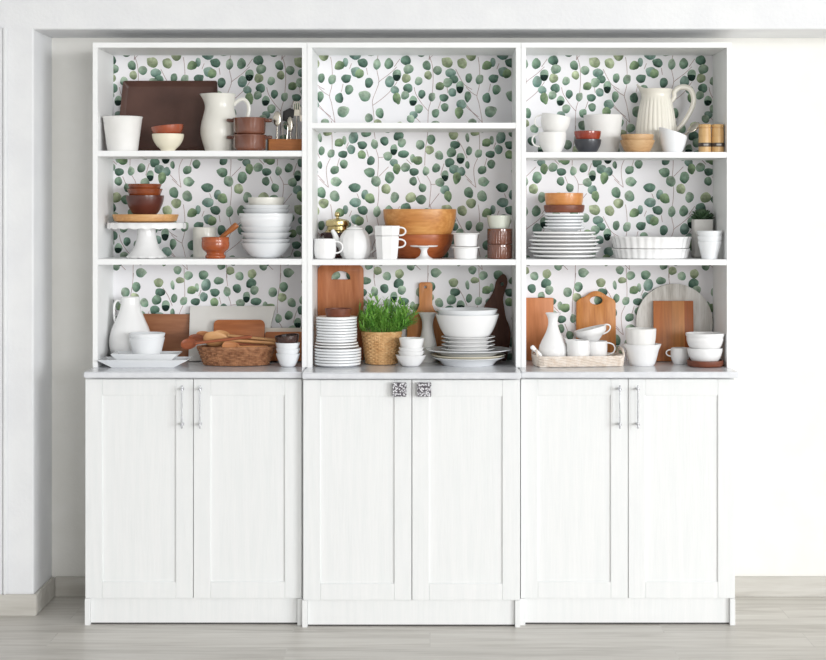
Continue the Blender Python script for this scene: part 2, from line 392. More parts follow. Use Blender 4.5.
LC = [(85,40,35,26,'O'),(225,100,18,36,'P'),(185,120,38,34,'G',215),(300,80,40,50,'T'),(405,45,42,30,'M'),(375,142,38,34,'D',150),(475,135,30,38,'P',110),(557,108,34,38,'D'),
 (38,188,26,36,'M'),(115,212,30,34,'P',50),(212,218,38,30,'D',35),(282,178,34,38,'T'),(370,220,34,36,'G'),(445,270,32,38,'D'),(222,298,32,38,'M'),(25,305,18,32,'M'),(25,80,16,38,'P'),
 (145,348,36,34,'M',50),(437,367,42,40,'M',160),(155,443,42,40,'P',0),(487,440,40,44,'P'),(600,408,38,50,'M'),(585,232,36,38,'P'),(312,492,48,38,'D'),(35,532,38,45,'M'),(145,562,40,46,'P'),
 (570,502,38,42,'O'),(640,572,34,45,'P'),(395,550,30,40,'T'),(435,580,40,42,'G',320)]
LD = [(55,65,42,40,'D'),(80,122,34,38,'P'),(15,180,30,45,'B'),(95,215,45,32,'D'),(170,250,20,36,'P'),(210,268,42,36,'G'),(112,325,38,38,'P'),(15,285,34,32,'T'),(38,335,32,42,'G',290),
 (183,363,38,32,'D',150),(175,440,32,36,'M'),(252,495,32,35,'M',120),(155,575,45,42,'O'),(242,590,40,40,'M',180),(323,95,34,42,'M'),(232,138,36,40,'P'),(310,182,36,36,'O'),(388,225,34,38,'P'),
 (365,330,33,38,'M'),(280,357,28,35,'P',110),(508,60,38,38,'O'),(520,140,42,34,'D'),(490,203,40,40,'M'),(475,285,40,38,'D'),(565,250,34,46,'B'),(510,340,40,38,'T'),(570,360,36,36,'T'),
 (535,410,34,46,'G',255),(437,395,30,45,'B'),(395,450,38,36,'P'),(435,510,38,36,'T'),(462,560,32,42,'G',280)]
SA = [[(120,45),(130,110),(135,200),(130,300),(110,385),(125,440),(145,540),(158,620)],[(20,470),(80,540),(158,620)],[(15,310),(60,355),(110,385)],[(305,100),(285,150)],[(435,140),(445,200)],
 [(525,60),(527,160),(545,260),(520,340),(490,420),(490,470),(500,560),(505,690)],[(704,130),(640,190),(560,250),(540,270)],[(490,470),(560,420),(640,350),(704,265)],[(230,280),(215,350)]]
SB = [[(70,60),(20,130)],[(330,40),(355,120),(362,230),(355,350),(340,440),(320,520),(315,690)],[(195,310),(210,370),(260,450),(320,520)],[(485,310),(490,360)],[(430,430),(405,500)],
 [(560,150),(600,230),(640,290),(704,330)],[(620,440),(660,490),(760,570)],[(200,570),(250,620)]]
SCc = [[(120,-60),(120,20),(125,100),(125,180)],[(110,250),(80,320),(80,400),(95,490)],[(20,420),(60,460),(95,490)],[(185,250),(165,320)],[(260,120),(240,170)],[(470,-30),(470,20),(480,90)],
 [(485,170),(505,240),(505,330),(500,400),(510,500),(505,600),(495,660)],[(555,240),(505,245)],[(590,320),(510,400)],[(410,180),(425,240)],[(330,540),(345,580)]]
SD = [[(300,-20),(290,80),(275,180),(270,310)],[(285,390),(320,460),(315,560),(305,655)],[(390,540),(320,630),(305,655)],[(120,260),(160,300)],[(210,400),(235,460)],[(430,290),(400,390)],
 [(540,100),(580,160),(620,250)],[(600,385),(660,450)],[(320,465),(360,465)]]
LEAVES, STEMS = [], []
for L, S, ox, oy, k in ((LA,SA,317,52,8.8),(LB,SB,392,52,8.8),(LC,SCc,317,128,8.25),(LD,SD,392,128,8.25)):
    for q in L: LEAVES.append((ox+q[0]/k, oy+q[1]/k, q[2]/k, q[3]/k, q[4], q[5] if len(q) > 5 else None))
    for s_ in S: STEMS.append([(ox+a/k, oy+b/k) for a, b in s_])
TONE = {'D':((22,56,48),(122,154,136)), 'M':((44,84,66),(150,176,154)), 'P':((80,118,98),(178,196,176)), 'T':((62,104,94),(160,184,172)),
        'O':((96,118,82),(190,200,168)), 'G':((52,92,62),(158,180,142)), 'B':((116,146,128),(158,182,162))}
def wallpaper(mb, x0, x1, z0, z1):
    """adds the printed leaves (material 1) and stems (material 2) to a back panel mesh"""
    bm = mb.bm; lay = bm.loops.layers.float_color.new('tint')
    s = YB/F; rr = random.Random(3); cnt = [0]
    cl = lambda x, z: (min(max(x, x0), x1), min(max(z, z0), z1))
    def poly(pts, cols, mi, depth):
        vs = [bm.verts.new((*cl(p[0], p[1]), 0)) for p in pts]
        for v in vs: v.co = (v.co.x, YB-depth, v.co.y)
        return vs
    def leaf(cx, cz, rx, rz, ty, tip, rg):
        lo, hi = TONE[ty]; lo, hi = lin(lo), lin(hi)
        dd = rg.uniform(-2.4, -.5); n = 18
        if cx+rx < x0 or cx-rx > x1 or cz+rz < z0 or cz-rz > z1: return
        cnt[0] += 1; d = .00025+.0000012*cnt[0]
        tipa = math.radians(tip) if tip is not None else rg.uniform(0, 2*PI)
        amp = .26 if tip is not None else .12
        sk = rg.uniform(-.25, .25); jit = rg.uniform(.9, 1.12)
        def pt(a, q):
            da = (a-tipa+PI) % (2*PI)-PI
            r = q*(1+amp*math.exp(-(da/.34)**2)+.03*math.sin(3*a+sk*9)+.022*math.sin(5*a+sk*23))
            u, v = r*rx*math.cos(a), r*rz*math.sin(a)
            return cx+u+sk*v*.35, cz+v
        def colr(a, q):
            m = min(max(.5-.5*q*math.cos(a-dd)+.12*(1 if q < .3 else 0), 0), 1)**.8
            return tuple(jit*(lo[i]+(hi[i]-lo[i])*m) for i in range(3))+(1,)
        rings = []
        for q in (.55, 1.0):
            pts = [pt(2*PI*i/n, q) for i in range(n)]
            rings.append((poly(pts, None, 1, d), [colr(2*PI*i/n, q) for i in range(n)]))
        c = poly([(cx, cz)], None, 1, d)[0]; cc = colr(0, 0)
        def face(vs, cs):
            try: f = bm.faces.new(vs)
            except ValueError: return
            f.material_index = 1
            for lp, k in zip(f.loops, cs): lp[lay] = k
        (A, ca), (B, cb) = rings
        for i in range(n):
            j = (i+1) % n
            face([c, A[i], A[j]], [cc, ca[i], ca[j]]); face([A[i], B[i], B[j], A[j]], [ca[i], cb[i], cb[j], ca[j]])
        if ty == 'B':                       # the near black leaf printed over its lower half
            cnt[0] += 1; d2 = .00025+.0000012*cnt[0]; dk = lin((14,34,30)); d3 = lin((34,62,52))
            pts = [(cx+rx*.92*math.cos(a), cz-rz*.12+rz*.86*math.sin(a)*(1 if math.sin(a) < 0 else .28)) for a in [2*PI*i/n for i in range(n)]]
            vs = poly(pts, None, 1, d2); face(vs, [dk if i > n/2 else d3 for i in range(n)])
    def stem(pts):
        P = cr(pts, 4); wd = .0011
        for (ax, az), (bx, bz) in zip(P, P[1:]):
            if max(ax, bx) < x0 or min(ax, bx) > x1 or max(az, bz) < z0 or min(az, bz) > z1: continue
            dx, dz = bx-ax, bz-az; L = math.hypot(dx, dz) or 1; nx, nz = -dz/L*wd, dx/L*wd
            vs = poly([(ax-nx, az-nz), (bx-nx, bz-nz), (bx+nx, bz+nz), (ax+nx, az+nz)], None, 2, .00018)
            try: bm.faces.new(vs).material_index = 2
            except ValueError: pass
    for i in range(-2, 4):
        for j in range(-1, 3):
            for S in STEMS: stem([(X(a+i*TILE, YB), Z(b+j*TILE, YB)) for a, b in S])
            for k, (a, b, rx, ry, ty, tip) in enumerate(LEAVES):
                leaf(X(a+i*TILE, YB), Z(b+j*TILE, YB), rx*s, ry*s, ty, tip, random.Random(k))

# ------------------------------------------------------------------ shelving units
T = .0178
XU = [X(92.5, YF), X(307, YF), X(521, YF), X(732, YF)]
ZC = .8916                                     # worktop
ZS = {'L1':1.6673, 'L2':1.2795, 'M1':1.7675, 'M2':1.2780, 'R1':1.6625, 'R2':1.2780}
ZT0, ZT1 = Z(47.6, YF), Z(42.5, YF)
names = ('L', 'M', 'R')
hl = ('white open shelving unit holding the brown tray and copper-coloured pots, beside the alcove wall',
      'white open shelving unit with an empty top shelf, above the potted grass',
      'white open shelving unit holding the ribbed cream pitcher and round limewashed board')
for i, u in enumerate(names):
    x0, x1 = XU[i]+.0004, XU[i+1]-.0004; cx = (x0+x1)/2
    t = thing('shelving_unit', hl[i], 'shelves', (cx, YF, ZC), group=None)
    def B(*a, **k): return MB().box(*a, **k)
    lx0, lx1, dp = x0-cx, x1-cx, YB-YF
    for a, b in ((lx0, lx0+T), (lx1-T, lx1)): MB().box(a, b, 0, dp, 0, ZT0-ZC, .0008).obj('side_panel', 'paint', t)
    MB().box(lx0, lx1, 0, dp, ZT0-ZC, ZT1-ZC, .0008).obj('top_panel', 'paint', t)
    for k in ('1', '2'):
        z = ZS[u+k]-ZC
        MB().box(lx0+T, lx1-T, .0015, dp, z-.0202, z, .0008).obj('shelf', 'paint', t)
    mb = MB().box(x0, x1, YB, YB+.008, ZC, ZT1)
    wallpaper(mb, x0+T*.5, x1-T*.5, ZC, ZT0)
    mb.bm.normal_update()
    me = bpy.data.meshes.new('back_panel'); mb.bm.to_mesh(me); mb.bm.free()
    for v in me.vertices: v.co -= Vector((cx, YF, ZC))
    for m in ('paper', 'print', 'stem'): me.materials.append(MAT[m])
    o = bpy.data.objects.new('back_panel', me); COL.objects.link(o); o.parent = t
    o['label'] = 'white wallpaper back printed with green eucalyptus leaves'

# ------------------------------------------------------------------ base cabinets and worktops
XL = [X(84.5, 5.80), X(302.6, 5.80), X(520.2, 5.79), X(735.5, 5.80)]
XD = [(85.2, 193.2, 301.8), (303.2, 411.8, 519.6), (520.8, 628.2, 735.0)]
YD = [5.80, 5.772, 5.80]
bl = ('white two-door base cabinet with bar handles beside the alcove wall', 'white two-door base cabinet with square filigree knobs, slightly forward of its neighbours',
      'white two-door base cabinet with bar handles below the rattan tray')
wl = ('pale grey worktop slab under the wicker basket of wooden spoons', 'pale grey worktop slab under the potted grass and plate stacks', 'pale grey worktop slab under the rattan tray')
ZD0, ZD1 = .0950, .8625
def door(mb_x0, mb_x1, z0, z1):
    """frame and recessed centre panel, one front"""
    m = MB(); w = .0600; wb = .0575; th = .02
    m.box(mb_x0, mb_x0+w, 0, th, z0, z1, .0014).box(mb_x1-w, mb_x1, 0, th, z0, z1, .0014)
    m.box(mb_x0+w-.0006, mb_x1-w+.0006, .0003, th, z1-wb, z1, .0014).box(mb_x0+w-.0006, mb_x1-w+.0006, .0003, th, z0, z0+wb, .0014)
    m.box(mb_x0+w-.002, mb_x1-w+.002, .0065, th-.002, z0+wb-.002, z1-wb+.002)
    return m
for i in range(3):
    x0, x1, y = XL[i]+.0006, XL[i+1]-.0006, YD[i]; cx = (x0+x1)/2
    t = thing('base_cabinet', bl[i], 'cabinet', (cx, y, 0))
    yb = YW-.016-y
    m = MB()
    for a, b in ((x0, x0+.018), (x1-.018, x1)): m.box(a-cx, b-cx, .0215, yb, 0, .8706, .0006).box(a-cx, b-cx, .001, .022, 0, .0938, .0006)
    m.box(x0+.018-cx, x1-.018-cx, .024, yb, .8526, .8706); m.box(x0+.018-cx, x1-.018-cx, .024, yb, .096, .112)
    m.box(x0+.018-cx, x1-.018-cx, yb-.006, yb, .096, .86)
    m.obj('carcass', 'door', t)
    MB().box(x0+.0185-cx, x1-.0185-cx, .016, .032, .006, .0938, .0006).obj('plinth', 'door', t)
    MB().box(x0+.0185-cx, x1-.0185-cx, .020, .030, .0, .0058).obj('plinth_shadow_strip', 'plinthshade', t)  # dark strip standing in for the shadow gap under the plinth
    for k in (0, 1):
        a, b = X(XD[i][k], y)+(.0011 if k else 0), X(XD[i][k+1], y)-(0 if k else .0011)
        d = door(a-cx, b-cx, ZD0, ZD1).obj('door', 'door', t)
        if i == 1:
            kx = X((399.6, 424.2)[k], y)-cx; kz = Z(389, y)
            m = MB(); m.box(kx-.0245, kx+.0245, -.024, -.014, kz-.0245, kz+.0245, .0015)
            m.tube([(kx, -.0145, kz), (kx, .0005, kz)], .007, 12)
            kn = m.obj('knob', 'knob', d); kn['label'] = 'square silver filigree knob'
        else:
            hx = X(((183.2, 201.0), None, (618.8, 636.9))[i][k], y)-cx
            m = MB(); m.tube([(hx, -.030, Z(427.5, y)), (hx, -.030, Z(384.5, y))], .0028, 10)
            for py in (388.5, 423.5):
                zz = Z(py, y); m.tube([(hx, -.0300, zz), (hx, .0005, zz)], .0042, 10)
                m.tube([(hx, -.030, zz-.0028), (hx, -.030, zz+.0028)], .0062, 12)
            hn = m.obj('handle', 'chrome', d); hn['label'] = 'chrome bar handle'
WX = [X(83.3, 5.76), X(302.6, 5.76), X(521.4, 5.745), X(739.0, 5.76)]
for i in range(3):
    yf = (5.76, 5.732, 5.76)[i]
    o = MB().box(WX[i]+.0004, WX[i+1]-.0004, yf, YW-.016, .8706, ZC, .003).obj('worktop', 'worktop')
    tag(o, wl[i], 'worktop')

# ------------------------------------------------------------------ makers for shelf things
def at(pxx, Y, z): return (X(pxx, Y), Y, z)
def solo(name, mb, mat, label, cat, loc, group=None, rot=(0,0,0), angle=42):
    return tag(mb.obj(name, mat, None, loc, rot, angle), label, cat, group)
def vessel(name, pxx, Y, base, pts, mat, label, cat, group=None, t=.0035, seg=44, mod=None, rot=(0,0,0), n=5, floor=None, smooth=True):
    """open vessel from a measured silhouette: pts run bottom to rim as (radius px, row px)"""
    P = px(Y, base, pts); P[0] = (P[0][0], 0)
    if smooth: P = [(r_, max(0, z_)) for r_, z_ in cr(P, n)]
    return solo(name, MB().lathe(shell(P, t, floor), seg, mod), mat, label, cat, at(pxx, Y, base), group, rot)
def ell(ky): return lambda a, r, z: (r, r*ky, 0)
def wood_board(name, loop_px, Y, base, tilt, th, mat, label, hole_px=None, group=None, Ybase=None, cat='cutting board'):
    """a board whose outline was measured at distance Y, standing on base and leaning back by tilt"""
    xs = [p[0] for p in loop_px]; cx = (min(xs)+max(xs))/2; yb = Ybase
    x0 = X(cx, Y); c = math.cos(tilt)
    cv = lambda L: [(X(a, Y)-x0, max(0, (Z(b, Y)-base)/c)) for a, b in L]
    m = MB().slab(cv(loop_px), -th, 0, cv(hole_px) if hole_px else None)
    dz = 0
    return solo(name, m, mat, label, cat, (x0, yb, base+th*math.sin(tilt)*0+.0002), group, (-tilt, 0, 0), 35)
def rr_loop(x0, y0, x1, y1, r, n=6, corners='tl tr bl br'):
    """rectangle in px with rounded corners, y0 top"""
    out = []
    for cx, cy, a0, nm in ((x1-r, y0+r, -90, 'tr'), (x1-r, y1-r, 0, 'br'), (x0+r, y1-r, 90, 'bl'), (x0+r, y0+r, 180, 'tl')):
        if nm in corners.split():
            for i in range(n+1):
                a = math.radians(a0+90*i/n); out.append((cx+r*math.cos(a), cy+r*math.sin(a)))
        else: out.append({'tr':(x1,y0),'br':(x1,y1),'bl':(x0,y1),'tl':(x0,y0)}[nm])
    return out
def lug(m, r, z, out, w, h, ang):
    """ear handle: a flat rounded tab"""
    P = [((r-.003+0)*math.cos(ang), (r-.003)*math.sin(ang), z)]
    m.tube([((r-.004+q*(out+.004))*math.cos(ang), (r-.004+q*(out+.004))*math.sin(ang), z+h*.25*q) for q in (0,.35,.7,.92,1.0)], [w, w*.9, w*.9, w*.7, w*.25], 12, flat=h/w)

PREV = [None]                                   # inner wall (z, r) of the vessel below
def stackbowl(top, low, r, rb, mat, label, pxx=None, group=None, cat='bowl', name='bowl', p='c', YY=None, bb=None, t=.0028, lip=.0, mod=None, seg=48, rot=(0,0,0), ky=1.0, part_of=None):
    pxx = cxp if pxx is None else pxx; YY = YY or Y; group = g if group is None else group
    q = YY/F; prev = PREV[0] if bb is None else None
    z0 = bb if bb is not None else Z(low, YY); z1 = Z(top, YY)
    if prev: z0 = max(z0, prev[0][0]+.0006)
    hh = z1-z0; n = 16; P = []
    for i in range(n+1):
        u = i/n
        k = {'c': u**.62, 's': math.sin(PI/2*min(1, u*1.0))**.75, 'b': math.sqrt(max(0, 1-(1-u)**2)), 'w': min(1, u/.18)**.6, 'f': u**1.0, 'm': u**.5}[p]
        rr = (rb+(r-rb)*k)*q
        if lip and u < .86: rr = min(rr, (r-lip)*q)
        z = u*hh
        if prev:
            za = z0+z
            if za <= prev[-1][0]+max(.0012, hh/n):
                ri = prev[0][1]
                for (a, ra), (c, rc) in zip(prev, prev[1:]):
                    if a <= za: ri = ra+(rc-ra)*min(1, max(0, (za-a)/max(1e-6, c-a)))
                rr = min(rr, ri-.0007)
        P.append((max(rr, .004), z))
    fl = t*1.3
    PREV[0] = [(z0+fl, (P[0][0]-t)*.94)]+[(z0+z, a-t) for a, z in P if z > fl]
    m = MB().lathe(shell(P, t), seg, mod or (ell(ky) if ky != 1 else None))
    return solo(name, m, mat, label, cat, at(pxx, YY, z0), group or None, rot)
# ================================================================== UPPER SHELF with the brown tray
EPS = .0003
b = ZS['L1']+EPS
# dark brown tray, leaning
Yt = 6.17; w2 = (X(218.5, Yt)-X(119.5, Yt))/2; ht = (Z(82.5, Yt)-b)/math.cos(.2)
def tray_mesh():
    m = MB(); n = 8; rim = .016
    def ring(hx, z0, z1, y, r):
        out = []
        for cx, cz, a0 in ((hx-r, z1-r, 0), (-hx+r, z1-r, 90), (-hx+r, z0+r, 180), (hx-r, z0+r, 270)):
            for i in range(n+1):
                a = math.radians(a0+90*i/n); out.append((cx+r*math.cos(a), y, cz+r*math.sin(a)))
        return out
    R_ = [ring(w2, 0, ht, -.022, .008), ring(w2-.002, .002, ht-.002, -.0235, .008), ring(w2-.004, .004, ht-.004, -.022, .008), ring(w2-.017, .017, ht-.017, -.003, .008),
          ring(w2-.019, .019, ht-.019, -.0025, .007)]
    Bk = [ring(w2-.0005, .0005, ht-.0005, -.021, .008), ring(w2-.0145, .0145, ht-.0145, 0, .008)]
    V = [[m.v(p) for p in r] for r in R_]; VB = [[m.v(p) for p in r] for r in Bk]
    def br(A, B):
        for i in range(len(A)): m.f([A[i], A[(i+1) % len(A)], B[(i+1) % len(A)], B[i]])
    for A, B in zip(V, V[1:]): br(A, B)
    m.f(V[-1]); br(V[0], VB[0]); br(VB[0], VB[1]); m.f(VB[1])
    for v in m.bm.verts: v.co.x *= 1.045-.09*v.co.z/ht      # the tray narrows towards its upper edge
    return m
solo('serving_tray', tray_mesh(), 'traybrown', 'large dark brown rectangular tray leaning against the wallpaper behind the pitcher', 'tray', (X(169, Yt), 6.166, b+.0045), rot=(-.2, 0, 0))
vessel('flower_pot', 122.6, 6.0, b, [(14.8,151),(15.6,147),(17.5,133),(19.2,120),(20.2,117)], 'bisque', 'plain white tapered pot on the shelf in front of the brown tray', 'pot', seg=48)
vessel('bowl', 168, 5.99, b, [(7.2,151),(7.6,149.5),(12,145),(15,139.5),(16,134.3)], 'cream', 'small cream bowl on the shelf, holding a tilted rust bowl', 'bowl')
zr = Z(134.3, 5.99)
vessel('bowl', 168, 5.99, zr-.0065, [(10.4,136),(13.5,134),(15.6,130),(16.4,126)], 'rust', 'rust brown bowl sitting tilted on the small cream bowl', 'bowl', rot=(0, -.10, 0))
# white pitcher
Y = 6.062
P = crz(px(Y, b, [(14.4,151),(15.5,147.5),(18.4,137),(19,130),(18,122),(15.6,113),(14.6,107),(15.2,100),(16.2,94.2)]), 4); P[0] = (P[0][0], 0)
ztop = P[-1][1]
def spout(amp, wid, zs, ze, ang=PI, lift=.0):
    def f(a, r, z):
        u = min(max((z-zs)/(ze-zs), 0), 1); u = u*u
        d = (a-ang+PI) % (2*PI)-PI
        g = math.exp(-(d/wid)**2)
        return (r+amp*g*u, lift*g*u)
    return f
t = thing('pitcher', 'smooth white glazed pitcher with spout and slim loop handle, on the shelf before the tray', 'pitcher', at(219.6, Y, b))
MB().lathe(shell(P, .004), 56, spout(.014, .33, ztop-.05, ztop)).obj('body', 'ivory', t)
s = Y/F
hp = cr([(15.2*s-.004, 0, Z(105,Y)-b), (19*s, 0, Z(100.5,Y)-b), (24*s, 0, Z(99.3,Y)-b), (28.3*s, 0, Z(103.5,Y)-b), (29.2*s, 0, Z(111,Y)-b), (27*s, 0, Z(119,Y)-b), (22.5*s, 0, Z(126.5,Y)-b), (17.5*s, 0, Z(131.5,Y)-b)], 4)
MB().tube(hp, .0046, 10, flat=1.5).obj('handle', 'ivory', t)
# copper coloured pots
def eared_pot(pxx, Y, z, label, H_):
    s = Y/F
    t = thing('casserole_pot', label, 'pot', at(pxx, Y, z), group='reddish brown eared pots')
    P = [(13.6*s, 0), (14.6*s, .002), (15.6*s, .006), (16*s, .014), (16.4*s, H_-.008), (16.9*s, H_-.004), (17*s, H_)]
    MB().lathe(shell(P, .004), 44).obj('body', 'copper', t)
    for a in (0, PI):
        m = MB(); lug(m, 16.4*s, H_-.009, .024, .012, .008, a); m.obj('handle', 'copper', t)
    return t
hpot = Z(135.2, 5.99)-b
eared_pot(249.5, 5.99, b, 'reddish brown eared pot on the shelf, lower of the stacked pair beside the cutlery', hpot)
eared_pot(249.5, 5.99, b+hpot+.0016, 'reddish brown eared pot on top of the stacked pair beside the cutlery', Z(118.2, 5.99)-b-hpot-.0016)
# cutlery caddy with what stands in it
Y = 6.085; xa, xb = X(268.5, Y), X(304.7, Y); hb = Z(139.5, Y)-b
m = MB(); x2 = (xb-xa)/2
m.box(-x2, x2, -.045, .045, 0, .006).box(-x2, x2, -.045, -.039, 0, hb, .001).box(-x2, x2, .039, .045, 0, hb, .001).box(-x2, -x2+.006, -.045, .045, 0, hb, .001).box(x2-.006, x2, -.045, .045, 0, hb, .001)
m.box(-.003, .003, -.04, .04, 0, hb-.004)
solo('cutlery_caddy', m, 'boxwood', 'low orange wooden caddy full of upright cutlery', 'caddy', ((xa+xb)/2, Y, b))
def cutl(kind, pxx, top, dy, lean, label, mat='steel', wd=1.0):
    Yc = Y+dy; L = Z(top, Yc)-b-.008; m = MB()
    if kind == 'spoon':
        hl = .050
        m.tube([(0,0,0),(0,0,L*.3),(0,.001,L-hl)], [.0042,.003,.0022], 8, flat=.45)
        m.lathe([(0, -.0012)]+[(1*math.sin(PI/2*i/5), -.0035*math.cos(PI/2*i/5)*1.0+.003) for i in range(1,6)]+[(.93,.0042),(.6,.0015),(0,.0006)], 20, None) if 0 else None
        m.ball((0, 0, L-hl/2), (.0155*wd, .0028, hl/2+.003), 16)
    elif kind == 'fork':
        hl = .055
        m.tube([(0,0,0),(0,0,L*.3),(0,.001,L-hl)], [.0042,.003,.0022], 8, flat=.45)
        m.box(-.0115, .0115, -.0012, .0012, L-hl, L-hl*.58, .001)
        for k in range(4): m.box(-.0115+k*.0066, -.0115+k*.0066+.0032, -.001, .001, L-hl*.6, L, .0008)
    elif kind == 'spatula':
        m.tube([(0,0,0),(0,0,L-.05)], [.004,.003], 8)
        m.slab([(-.02,L-.048),(.0,L-.052),(.02,L-.034),(.022,L-.006),(.004,L),(-.02,L-.014)], -.0015, .0015)
    elif kind == 'loop':
        w_ = .009
        P = [(-w_*.45,0,0),(-w_,0,L-.02)]+[(w_*math.cos(a), 0, L-.012+.012*math.sin(a)) for a in [PI-PI*i/8 for i in range(9)]]+[(w_,0,L-.02),(w_*.45,0,0)]
        m.tube(P, .0019, 7)
    solo({'loop':'tongs'}.get(kind, kind), m, mat, label, 'cutlery' if kind != 'spatula' else 'spatula', (X(pxx, Yc), Yc, b+.0065), 'cutlery in the wooden caddy', (0, lean, 0))
cutl('spoon', 276.6, 111.5, -.012, .02, 'steel spoon with raised oval bowl at the pot side of the caddy')
cutl('spatula', 286.5, 107.5, .012, .05, 'black spatula head standing among the cutlery in the caddy', 'black')
cutl('fork', 296.6, 100.5, .015, .0, 'tallest steel fork standing in the caddy')
cutl('loop', 285.0, 123.5, -.022, .01, 'short looped steel tongs at the front of the caddy')
cutl('spoon', 291.0, 117.0, -.008, -.03, 'steel spoon between the tongs and the tallest fork in the caddy', wd=.75)
cutl('fork', 302.2, 106, -.014, .02, 'steel fork nearest the side panel in the caddy')

# ================================================================== SHELF with the cake stand
b = ZS['L2']+EPS
Y = 6.075; s = Y/F
zp = Z(222.6, Y)-b
t = thing('cake_stand', 'large white scalloped cake stand on the shelf, carrying a wooden plate of bowls', 'cake stand', at(146.6, Y, b))
def scal(n, amp, zc, ky): return lambda a, r, z: (r*(1+amp*math.cos(n*a)*(r > 25*s)), r*ky*(1+amp*math.cos(n*a)*(r > 25*s)), (.0022*math.cos(n*a) if r > 37*s and z < zc else 0))
MB().lathe([(0,zp-.012),(9*s,zp-.012),(34*s,zp-.010),(38*s,zp-.021),(39*s,zp-.022),(39.4*s,zp-.014),(39*s,zp-.003),(38*s,zp),(36*s,zp-.001),(0,zp-.002)], 96, scal(20, .012, zp-.012, .84)).obj('plate', 'white', t)
P = cr([(20.5*s,.0012),(20*s,.006),(16.5*s,.020),(12*s,.045),(9.6*s,.075),(9.1*s,zp-.03),(9.6*s,zp-.0118)], 4)
MB().lathe([(0,.0022),(17*s,.0022)]+P+[(0,zp-.0118)], 64, lambda a, r, z: (r*(1+.02*math.cos(14*a)*(z < .008)), .001*math.cos(14*a)*(z < .004))).obj('foot', 'white', t)
z1 = b+zp; hpl = Z(214.4, Y)-z1
m = MB().lathe([(0,0),(27*s,0),(31*s,.006),(33*s,hpl-.003),(32.6*s,hpl),(31*s,hpl),(28*s,hpl-.006),(0,hpl-.007)], 56, ell(.84))
solo('wooden_plate', m, 'oak', 'round light oak plate lying on the white cake stand', 'plate', (X(145.5, Y), Y, z1+.0004))
zz = z1+hpl-.0066
g = 'brown bowls on the cake stand'
stackbowl(195.6, 215.6, 18.9, 9.5, 'choc', 'dark chocolate bowl on the wooden plate, lowest of its three', 145, bb=zz+.0005, p='s')
stackbowl(188.9, 206, 17.7, 9, 'orangebrown', 'burnt orange bowl nested in the chocolate bowl on the cake stand', 144.8)
stackbowl(184.2, 200, 16.9, 8.5, 'orangebrown', 'burnt orange bowl on top of the three on the cake stand', 144.6)
vessel('tumbler', 204.5, 6.15, b, [(10.6,258),(11.2,256),(11.4,240),(11.6,227.5)], 'ivory', 'plain off-white tumbler on the shelf behind the mortar', 'cup')
Y = 6.0; s = Y/F
P = px(Y, b, [(9.6,258),(10.2,257),(10,255.5),(8.8,254),(9.6,252),(13,249),(14,244.5),(13.6,240.5),(13.9,237.5)]); P[0] = (P[0][0], 0)
vm = solo('mortar', MB().lathe(shell(cr(P, 3), .005), 44), 'mortar', 'turned orange wooden mortar on the shelf between cake stand and bowl stack', 'mortar', at(215.4, Y, b))
# pestle rests in it: from inside the bowl floor over the rim
pa = Vector((X(211, Y), Y, Z(246, Y))); pb_ = Vector((X(237.6, Y), Y+.004, Z(224.0, Y))); d = pb_-pa; L = d.length
m = MB().lathe([(0,0),(.007,.001),(.011,.006),(.012,.014),(.0085,.028),(.008,.05),(.0088,L*.62),(.0108,L*.8),(.0115,L*.93),(.010,L-.003),(0,L)], 24)
solo('pestle', m, 'pestle', 'brown wooden pestle resting slantwise in the mortar', 'pestle', pa, rot=d.to_track_quat('Z', 'Y').to_euler())
# stack of white bowls and plates
Y = 6.07; s = Y/F; cxp = 266.2; g = 'white crockery stack beside the mortar'
stackbowl(243.0, 258, 25.5, 11.5, 'coolwhite', 'deep white bowl at the bottom of the tall stack beside the mortar', bb=b)
stackbowl(239.2, 251, 25.0, 11.5, 'coolwhite', 'white bowl second from the bottom of the stack beside the mortar')
stackbowl(232.6, 245, 25.4, 11.5, 'coolwhite', 'white bowl third from the bottom of the stack beside the mortar')
stackbowl(226.8, 239.4, 26.0, 11.5, 'coolwhite', 'white bowl fourth from the bottom of the stack beside the mortar')
stackbowl(213.6, 231.5, 27.2, 20, 'coolwhite', 'widest straight-sided white bowl in the stack beside the mortar', p='s', lip=.6)
stackbowl(209.6, 217.5, 23.6, 16, 'coolwhite', 'white saucer just above the widest bowl in the stack beside the mortar', cat='plate', name='saucer', p='c')
stackbowl(205.2, 213.2, 23.4, 15.5, 'coolwhite', 'white saucer under the cream dish in the stack beside the mortar', cat='plate', name='saucer', p='c')
stackbowl(197.6, 206.2, 18.2, 16, 'ivory', 'small ivory dish crowning the white stack beside the mortar', cat='dish', name='dish', p='s')

# ================================================================== WORKTOP of the wicker basket
b = ZC+EPS
tl = .27
def lean(y, z=0): return y
wood_board('cutting_board', [(142,314),(190.5,314.5),(190.5,361),(142,361)], 6.2, b, .04, .012, 'walnut', 'rectangular walnut board leaning on the wallpaper behind the white jug', Ybase=6.2095)
wood_board('marble_board', [(189.5,307),(275.5,307),(270.3,329),(267,361),(190,361)], 6.19, b, tl, .012, 'marble', 'wide white marble board leaning behind the wicker basket', Ybase=6.158)
wood_board('cutting_board', [(258,328.3),(303.5,328.3),(303.5,361),(258,361)], 6.17, b, tl, .008, 'palewood', 'pale bleached board leaning low beside the marble board', Ybase=6.1435)
wood_board('cutting_board', rr_loop(213,321,264.2,361,5,6,'tl tr'), 6.14, b, tl, .013, 'cherryx', 'orange board with rounded corners leaning behind the basket of spoons', Ybase=6.132-.0005)
wood_board('cutting_board', rr_loop(265.0,332.5,304.5,361,2,4,'tl tr'), 6.15, b, tl, .010, 'cherryx', 'low orange board leaning behind the small dark bowl', Ybase=6.1325)
